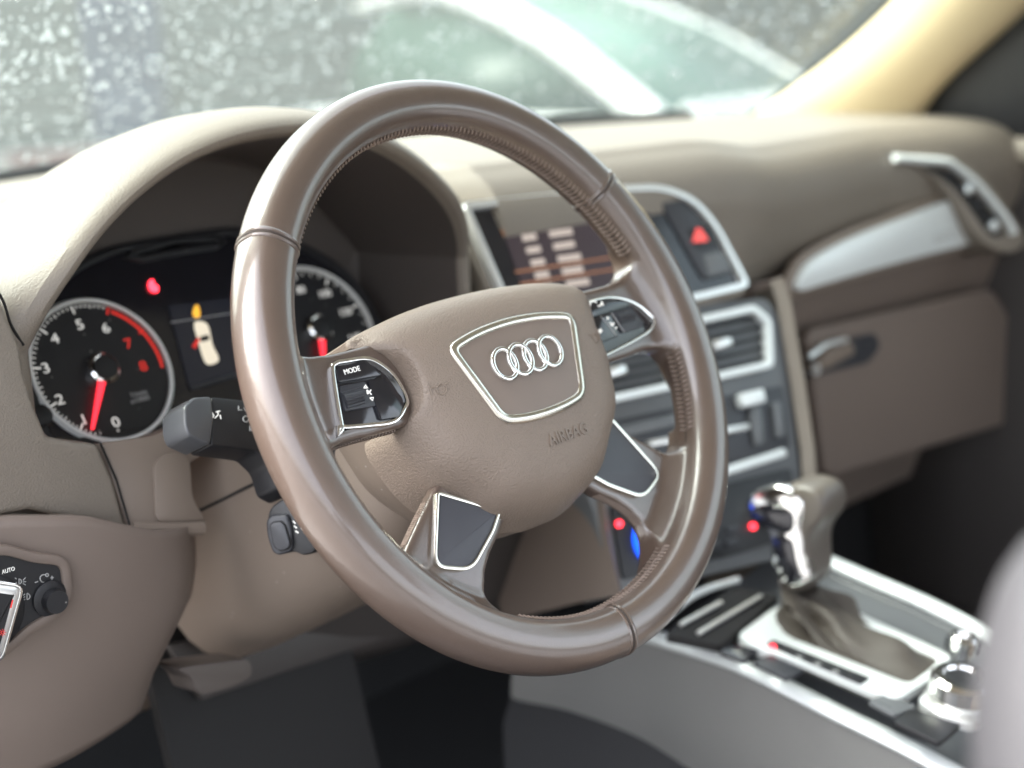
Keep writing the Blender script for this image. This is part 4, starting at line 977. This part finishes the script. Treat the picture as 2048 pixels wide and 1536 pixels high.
# ================================================================== DRIVER SEAT EDGE
se = thing('driver_seat', 'grey leather driver seat bolster rising in front of the console knobs', 'seat', (0, 0, 0))
def sp_(x, y, D): return CAM + ray(x, y) * D
pth = [sp_(2075, 1090, .40), sp_(2020, 1170, .40), sp_(1985, 1270, .40), sp_(1962, 1400, .40), sp_(1960, 1560, .40), sp_(1990, 1750, .40)]
c0 = [q + np.array([.065, -.01, 0]) for q in pth]
rg = []
for i, q in enumerate(smooth_open(pth, 5)):
    rt = np.array(RC[0]); dp_ = np.array(RC[2])
    w = .075
    rg.append([q + rt * (w + w * 1.0 * math.cos(t)) * 1.0 + dp_ * .06 * math.sin(t) for t in np.linspace(0, 2 * math.pi, 25)[:-1]])
MB().loft(rg, True, True, True).build('side_bolster', m_seat, se, angle=70)
ln = [r[12] * .0 + r[9] for r in rg]
MB().tube([r[14] for r in rg], .0015, 6).build('piping', m_seat, se)

# ================================================================== WINDSCREEN
def wsp(dx, t):
    """windscreen surface: dx across from the centre line, t up the glass"""
    x = .37 + dx * (1 - .10 * t); crown = .03 * t * (1 - (dx / .75) ** 2)
    return np.array([x, base_y(.37 + dx) + .012 - t * .82 + .05 * t * t, ZB - .012 + t * .52 + crown])
ws = thing('windscreen', 'rain-covered windscreen glass above the dashboard', 'windscreen', (0, 0, 0))
gm = bpy.data.materials.new('wet_windscreen_glass'); gm.use_nodes = True; nt = gm.node_tree; nt.nodes.clear()
out = nt.nodes.new('ShaderNodeOutputMaterial'); tr = nt.nodes.new('ShaderNodeBsdfTransparent'); tr.inputs[0].default_value = (.56, .63, .60, 1)
df = nt.nodes.new('ShaderNodeBsdfTranslucent'); df.inputs[0].default_value = (.75, .84, .80, 1); gl = nt.nodes.new('ShaderNodeBsdfGlossy'); gl.inputs['Roughness'].default_value = .05
mx1 = nt.nodes.new('ShaderNodeMixShader'); mx1.inputs[0].default_value = .04; mx2 = nt.nodes.new('ShaderNodeMixShader'); mx2.inputs[0].default_value = .05
nt.links.new(tr.outputs[0], mx1.inputs[1]); nt.links.new(df.outputs[0], mx1.inputs[2])
nt.links.new(mx1.outputs[0], mx2.inputs[1]); nt.links.new(gl.outputs[0], mx2.inputs[2]); nt.links.new(mx2.outputs[0], out.inputs[0])
MB().grid(lambda u, v: wsp(-.72 + u * 1.44, v), 40, 24).build('pane', gm, ws)
MB().tube([wsp(dx, 0) + np.array([0, .0, .0]) for dx in np.linspace(-.72, .72, 40)], .010, 8).build('lower_seal', m_gap, ws)
MB().grid(lambda u, v: (1.10 - .10 * v, -1.0 + u * .95, .02 + v * .5), 4, 4).build('window_glass', gm, dr)
# rain drops standing on the outside of the glass
wm = bpy.data.materials.new('rain_water'); wm.use_nodes = True; nt = wm.node_tree; nt.nodes.clear()
out = nt.nodes.new('ShaderNodeOutputMaterial'); rf_ = nt.nodes.new('ShaderNodeBsdfGlass'); rf_.inputs['IOR'].default_value = 1.33; rf_.inputs['Roughness'].default_value = .02; rf_.inputs[0].default_value = (1, 1, 1, 1)
nt.links.new(rf_.outputs[0], out.inputs[0])
verts, faces = [], []
def drop(c, n, r, flat):
    n = n / np.linalg.norm(n); x = np.cross(n, (0, 0, 1.)); x /= np.linalg.norm(x); y = np.cross(n, x); o = len(verts)
    ex = random.uniform(.8, 1.25); S = 8
    for lv, (rr, h) in enumerate(((1, 0), (.85, .55), (.45, .9))):
        for k in range(S):
            t = 2 * math.pi * k / S; verts.append(tuple(c + (x * math.cos(t) + y * math.sin(t) * ex) * r * rr + n * (h * r * flat + .0006)))
    verts.append(tuple(c + n * (r * flat + .0006)))
    for lv in range(2):
        for k in range(S):
            k2 = (k + 1) % S; faces.append((o + lv * S + k, o + lv * S + k2, o + (lv + 1) * S + k2, o + (lv + 1) * S + k))
    for k in range(S): faces.append((o + 2 * S + k, o + 2 * S + (k + 1) % S, o + 3 * S))
    faces.append(tuple(o + k for k in range(S))[::-1])
for i in range(6000):
    dx = random.uniform(-.62, .72); t = random.uniform(0.0, .62)
    # the wiped middle of the pane carries fewer drops
    if dx > .05 and dx < .45 and random.random() < .25: continue
    e = 1e-3; p = wsp(dx, t); n = np.cross(wsp(dx + e, t) - p, wsp(dx, t + e) - p)
    if n[2] < 0: n = -n
    drop(p, n, (random.uniform(.0020, .0036) if random.random() < .22 else random.uniform(.0008, .0020)), random.uniform(.7, 1.0))
me = bpy.data.meshes.new('raindrops'); me.from_pydata(verts, [], faces); me.polygons.foreach_set('use_smooth', [True] * len(me.polygons)); me.materials.append(wm)
rd = bpy.data.objects.new('raindrops', me); scene.collection.objects.link(rd); rd['kind'] = 'stuff'; tag(rd, 'raindrops beaded over the outside of the windscreen', 'raindrops')

# ================================================================== OUTSIDE
GZ = -1.12
struct(MB().grid(lambda u, v: (-60 + u * 160, -20 + v * 160, GZ), 4, 4).build('ground', mat('wet_asphalt', (.13, .13, .128), .45, var=.2, varscale=3)))
# white car ahead
wc = thing('parked_car', 'white car with greenish glass parked ahead seen through the wet windscreen', 'car')
wc.location = Vector(at(1330, 240, 'Z', .02)) if False else Vector((0, 0, 0))
P0 = CAM + ray(1290, 236) * 8.2                                     # foot of its near windscreen pillar
_r = np.array([RC[0][0], RC[0][1], 0]); _r /= np.linalg.norm(_r); _f = np.array([-_r[1], _r[0], 0])
hd = _r * math.cos(R_(44)) - _f * math.sin(R_(44)); sdv = _r * math.sin(R_(44)) + _f * math.cos(R_(44))      # heading, far side
def cw(l, s, z): return P0 + hd * l + sdv * s + np.array([0, 0, z])
m_wp = mat('white_car_paint', (.50, .51, .50), .4); m_cg = mat('green_car_glass', (.03, .055, .045), .3, spec=.1); m_cg2 = mat('sky_sheen_windscreen', (.10, .165, .14), .3, spec=.1)  # windscreen's mint is its sky reflection painted as base colour
zb = GZ - P0[2]                                                     # ground relative to the pillar foot
Wd = 1.75
def body_sec(l, z0, z1, ins): return [cw(l, ins, z0), cw(l, ins - .03, (z0 + z1) / 2), cw(l, ins + .03, z1), cw(l, Wd - ins - .03, z1), cw(l, Wd - ins + .03, (z0 + z1) / 2), cw(l, Wd - ins, z0)]
MB().loft([body_sec(-3.2, zb + .3, -.05, .08), body_sec(-2.9, zb + .2, 0.0, -.05), body_sec(-1.5, zb + .2, -.0, -.10), body_sec(0, zb + .2, -.0, -.10), body_sec(.5, zb + .2, -.08, -.09), body_sec(1.1, zb + .2, -.20, -.04), body_sec(1.35, zb + .28, -.34, .06)], True, True, True).build('body', m_wp, wc, bevel=.03)
def gh(l, z, i): return [cw(l, i, z), cw(l, Wd - i, z)]
roofz = .70
MB().loft([[cw(-2.6, .22, roofz - .04), cw(-2.6, Wd - .22, roofz - .04)], [cw(-2.1, .18, roofz + .03), cw(-2.1, Wd - .18, roofz + .03)], [cw(-1.60, .18, roofz - .005), cw(-1.60, Wd - .18, roofz - .005)]], closed=False).build('roof', m_wp, wc, solid=.05)
ap = smooth_open([cw(-2.1, .18, roofz + .03), cw(-1.60, .17, roofz - .0), cw(-.78, .11, roofz * .60), cw(.0, .02, .02), cw(.12, -.01, -.02)], 6)
MB().tube(ap, (.085), 10).build('windscreen_pillar', m_wp, wc)
MB().tube([p + sdv * (Wd - 2 * (p - P0) @ sdv) for p in ap], .02, 10).build('windscreen_pillar', m_wp, wc)
MB().loft([[cw(-.02, .03, .0), cw(-.02, Wd - .03, .0)], [cw(-.78, .11, roofz * .60), cw(-.78, Wd - .11, roofz * .60)], [cw(-1.60, .18, roofz - .02), cw(-1.60, Wd - .18, roofz - .02)]], closed=False).build('windscreen', m_cg2, wc, solid=.01)
MB().loft([[cw(-.05, .0, .0), cw(-.75, .10, roofz * .58), cw(-1.65, .17, roofz - .05)], [cw(-2.5, .0, .0), cw(-2.45, .12, roofz * .5), cw(-2.2, .19, roofz - .08)]], closed=False).build('side_window', m_cg, wc, solid=.01)
MB().loft([[cw(-.05, Wd, .0), cw(-.75, Wd - .10, roofz * .58), cw(-1.65, Wd - .17, roofz - .05)], [cw(-2.5, Wd, .0), cw(-2.45, Wd - .12, roofz * .5), cw(-2.2, Wd - .19, roofz - .08)]], closed=False).build('side_window', m_cg, wc, solid=.01)
MB().tube([cw(.3, -.03, .035), cw(.3, Wd + .03, .035)], .05, 8).build('cowl_panel', m_wp, wc)
for l in (-2.3, .65):
    for s_ in (-.08, Wd + .08):
        ff = Frame(cw(l, s_, zb + .32), hd, (0, 0, 1)); w_ = MB().lathe([(.02, -.09), (.30, -.1), (.32, -.06), (.32, .06), (.30, .1), (.02, .09)], ff, 28).build('wheel', m_black, wc)
        MB().lathe([(.02, -.11), (.2, -.11), (.2, .11), (.02, .11)], ff, 20).build('rim', m_satin, w_)

# dry hedge behind the car
hg = thing('hedge', 'dry brown and olive hedge standing behind the white car', 'hedge')
vv, ff = [], []
hc = CAM + ray(1640, 60) * 13.0
fwd = np.array([RC[2][0], RC[2][1], 0]); fwd /= np.linalg.norm(fwd); rtv = np.array([fwd[1], -fwd[0], 0])
for i in range(9000):
    u = random.uniform(-2.2, 4.5); d = random.gauss(0, .5); h = random.random() ** .8 * 2.9
    p = hc + rtv * u + fwd * d; p[2] = GZ + h * (.8 + .2 * math.sin(u * 2.1))
    a = np.random.randn(3); a /= np.linalg.norm(a); b = np.cross(a, np.random.randn(3)); b /= np.linalg.norm(b); s_ = random.uniform(.03, .08)
    o = len(vv); vv += [tuple(p - a * s_), tuple(p + b * s_ * .5), tuple(p + a * s_), tuple(p - b * s_ * .5)]; ff.append((o, o + 1, o + 2, o + 3))
me = bpy.data.meshes.new('foliage'); me.from_pydata(vv, [], ff)
m_leaf = mat('dry_leaves', (.085, .068, .028), .7, var=.6, varscale=2.5); me.materials.append(m_leaf)
o = bpy.data.objects.new('foliage', me); scene.collection.objects.link(o); o.parent = hg; o['kind'] = 'stuff'
for k in range(14):
    b0 = hc + rtv * (-2 + k * .45); b0[2] = GZ; MB().tube([b0, b0 + np.array([.1, .05, .9]), b0 + np.array([-.05, .1, 1.8])], [.04, .03, .015], 6).build('stem', mat('bark', (.09, .065, .045), .9), hg)
# pale boarded wall with a blue door
wl_ = thing('boarded_wall', 'pale grey-green boarded garage wall ahead of the car', 'wall')
bc_ = CAM + ray(450, 60) * 11.0; bc_[2] = GZ
wdir = np.array([.88, -.47, 0]); wnr = np.array([-.47, -.88, 0])
BF = Frame(bc_, wdir, (0, 0, 1))
m_bd = mat('grey_green_boards', (.060, .080, .072), .6, var=.12, varscale=1.5)
b0_ = None
for k in range(16):
    o = MB().box((1.0, .10 + k * .2, -.02 + .0), (4.6, .094, .022), BF).build('board', m_bd, wl_, bevel=.01)
MB().box((1.0, 1.6, -.09), (4.6, 1.6, .04), BF).build('backing', m_char, wl_)
bd_ = thing('blue_door', 'blue panelled door set against the pale boarded wall', 'door')
a_, _ = BF.px(250, 150, .05)
MB().box((a_, 1.15, .05), (.26, 1.15, .03), BF).build('leaf', mat('blue_paint', (.030, .046, .085), .5), bd_, bevel=.01)
for z in (.55, 1.55): MB().box((a_, z, .085), (.17, .36, .01), BF).build('panel', mat('blue_paint', (.030, .046, .085), .5), bd_, bevel=.006)
MB().lathe([(.02, .08), (.03, .10), (.03, .13), (.01, .14)], BF, 14, (a_ + .2, 1.05)).build('handle', m_satin, bd_)
kbk = thing('kerb', 'pale concrete kerb at the foot of the boarded wall', 'kerb')
for k in range(9): MB().box((-3.2 + k * 1.0, .07, .55), (.485, .07, .09), BF).build('kerb_stone', mat('pale_concrete', (.25, .25, .24), .7, var=.15, varscale=4), kbk, bevel=.015)
rb = thing('brick_planter', 'low dark red brick planter beside the blue door', 'planter')
ar_, _ = BF.px(215, 250, .4)
for r in range(5):
    for k in range(6): MB().box((ar_ - .55 + k * .22 + (r % 2) * .11, .20 + r * .078, .42), (.104, .034, .05), BF).build('brick', mat('dark_red_brick', (.14, .035, .035), .8, var=.25, varscale=6), rb)
MB().box((ar_, .36, .36), (.75, .20, .045), BF).build('core', mat('mortar', (.35, .33, .31), .9), rb)
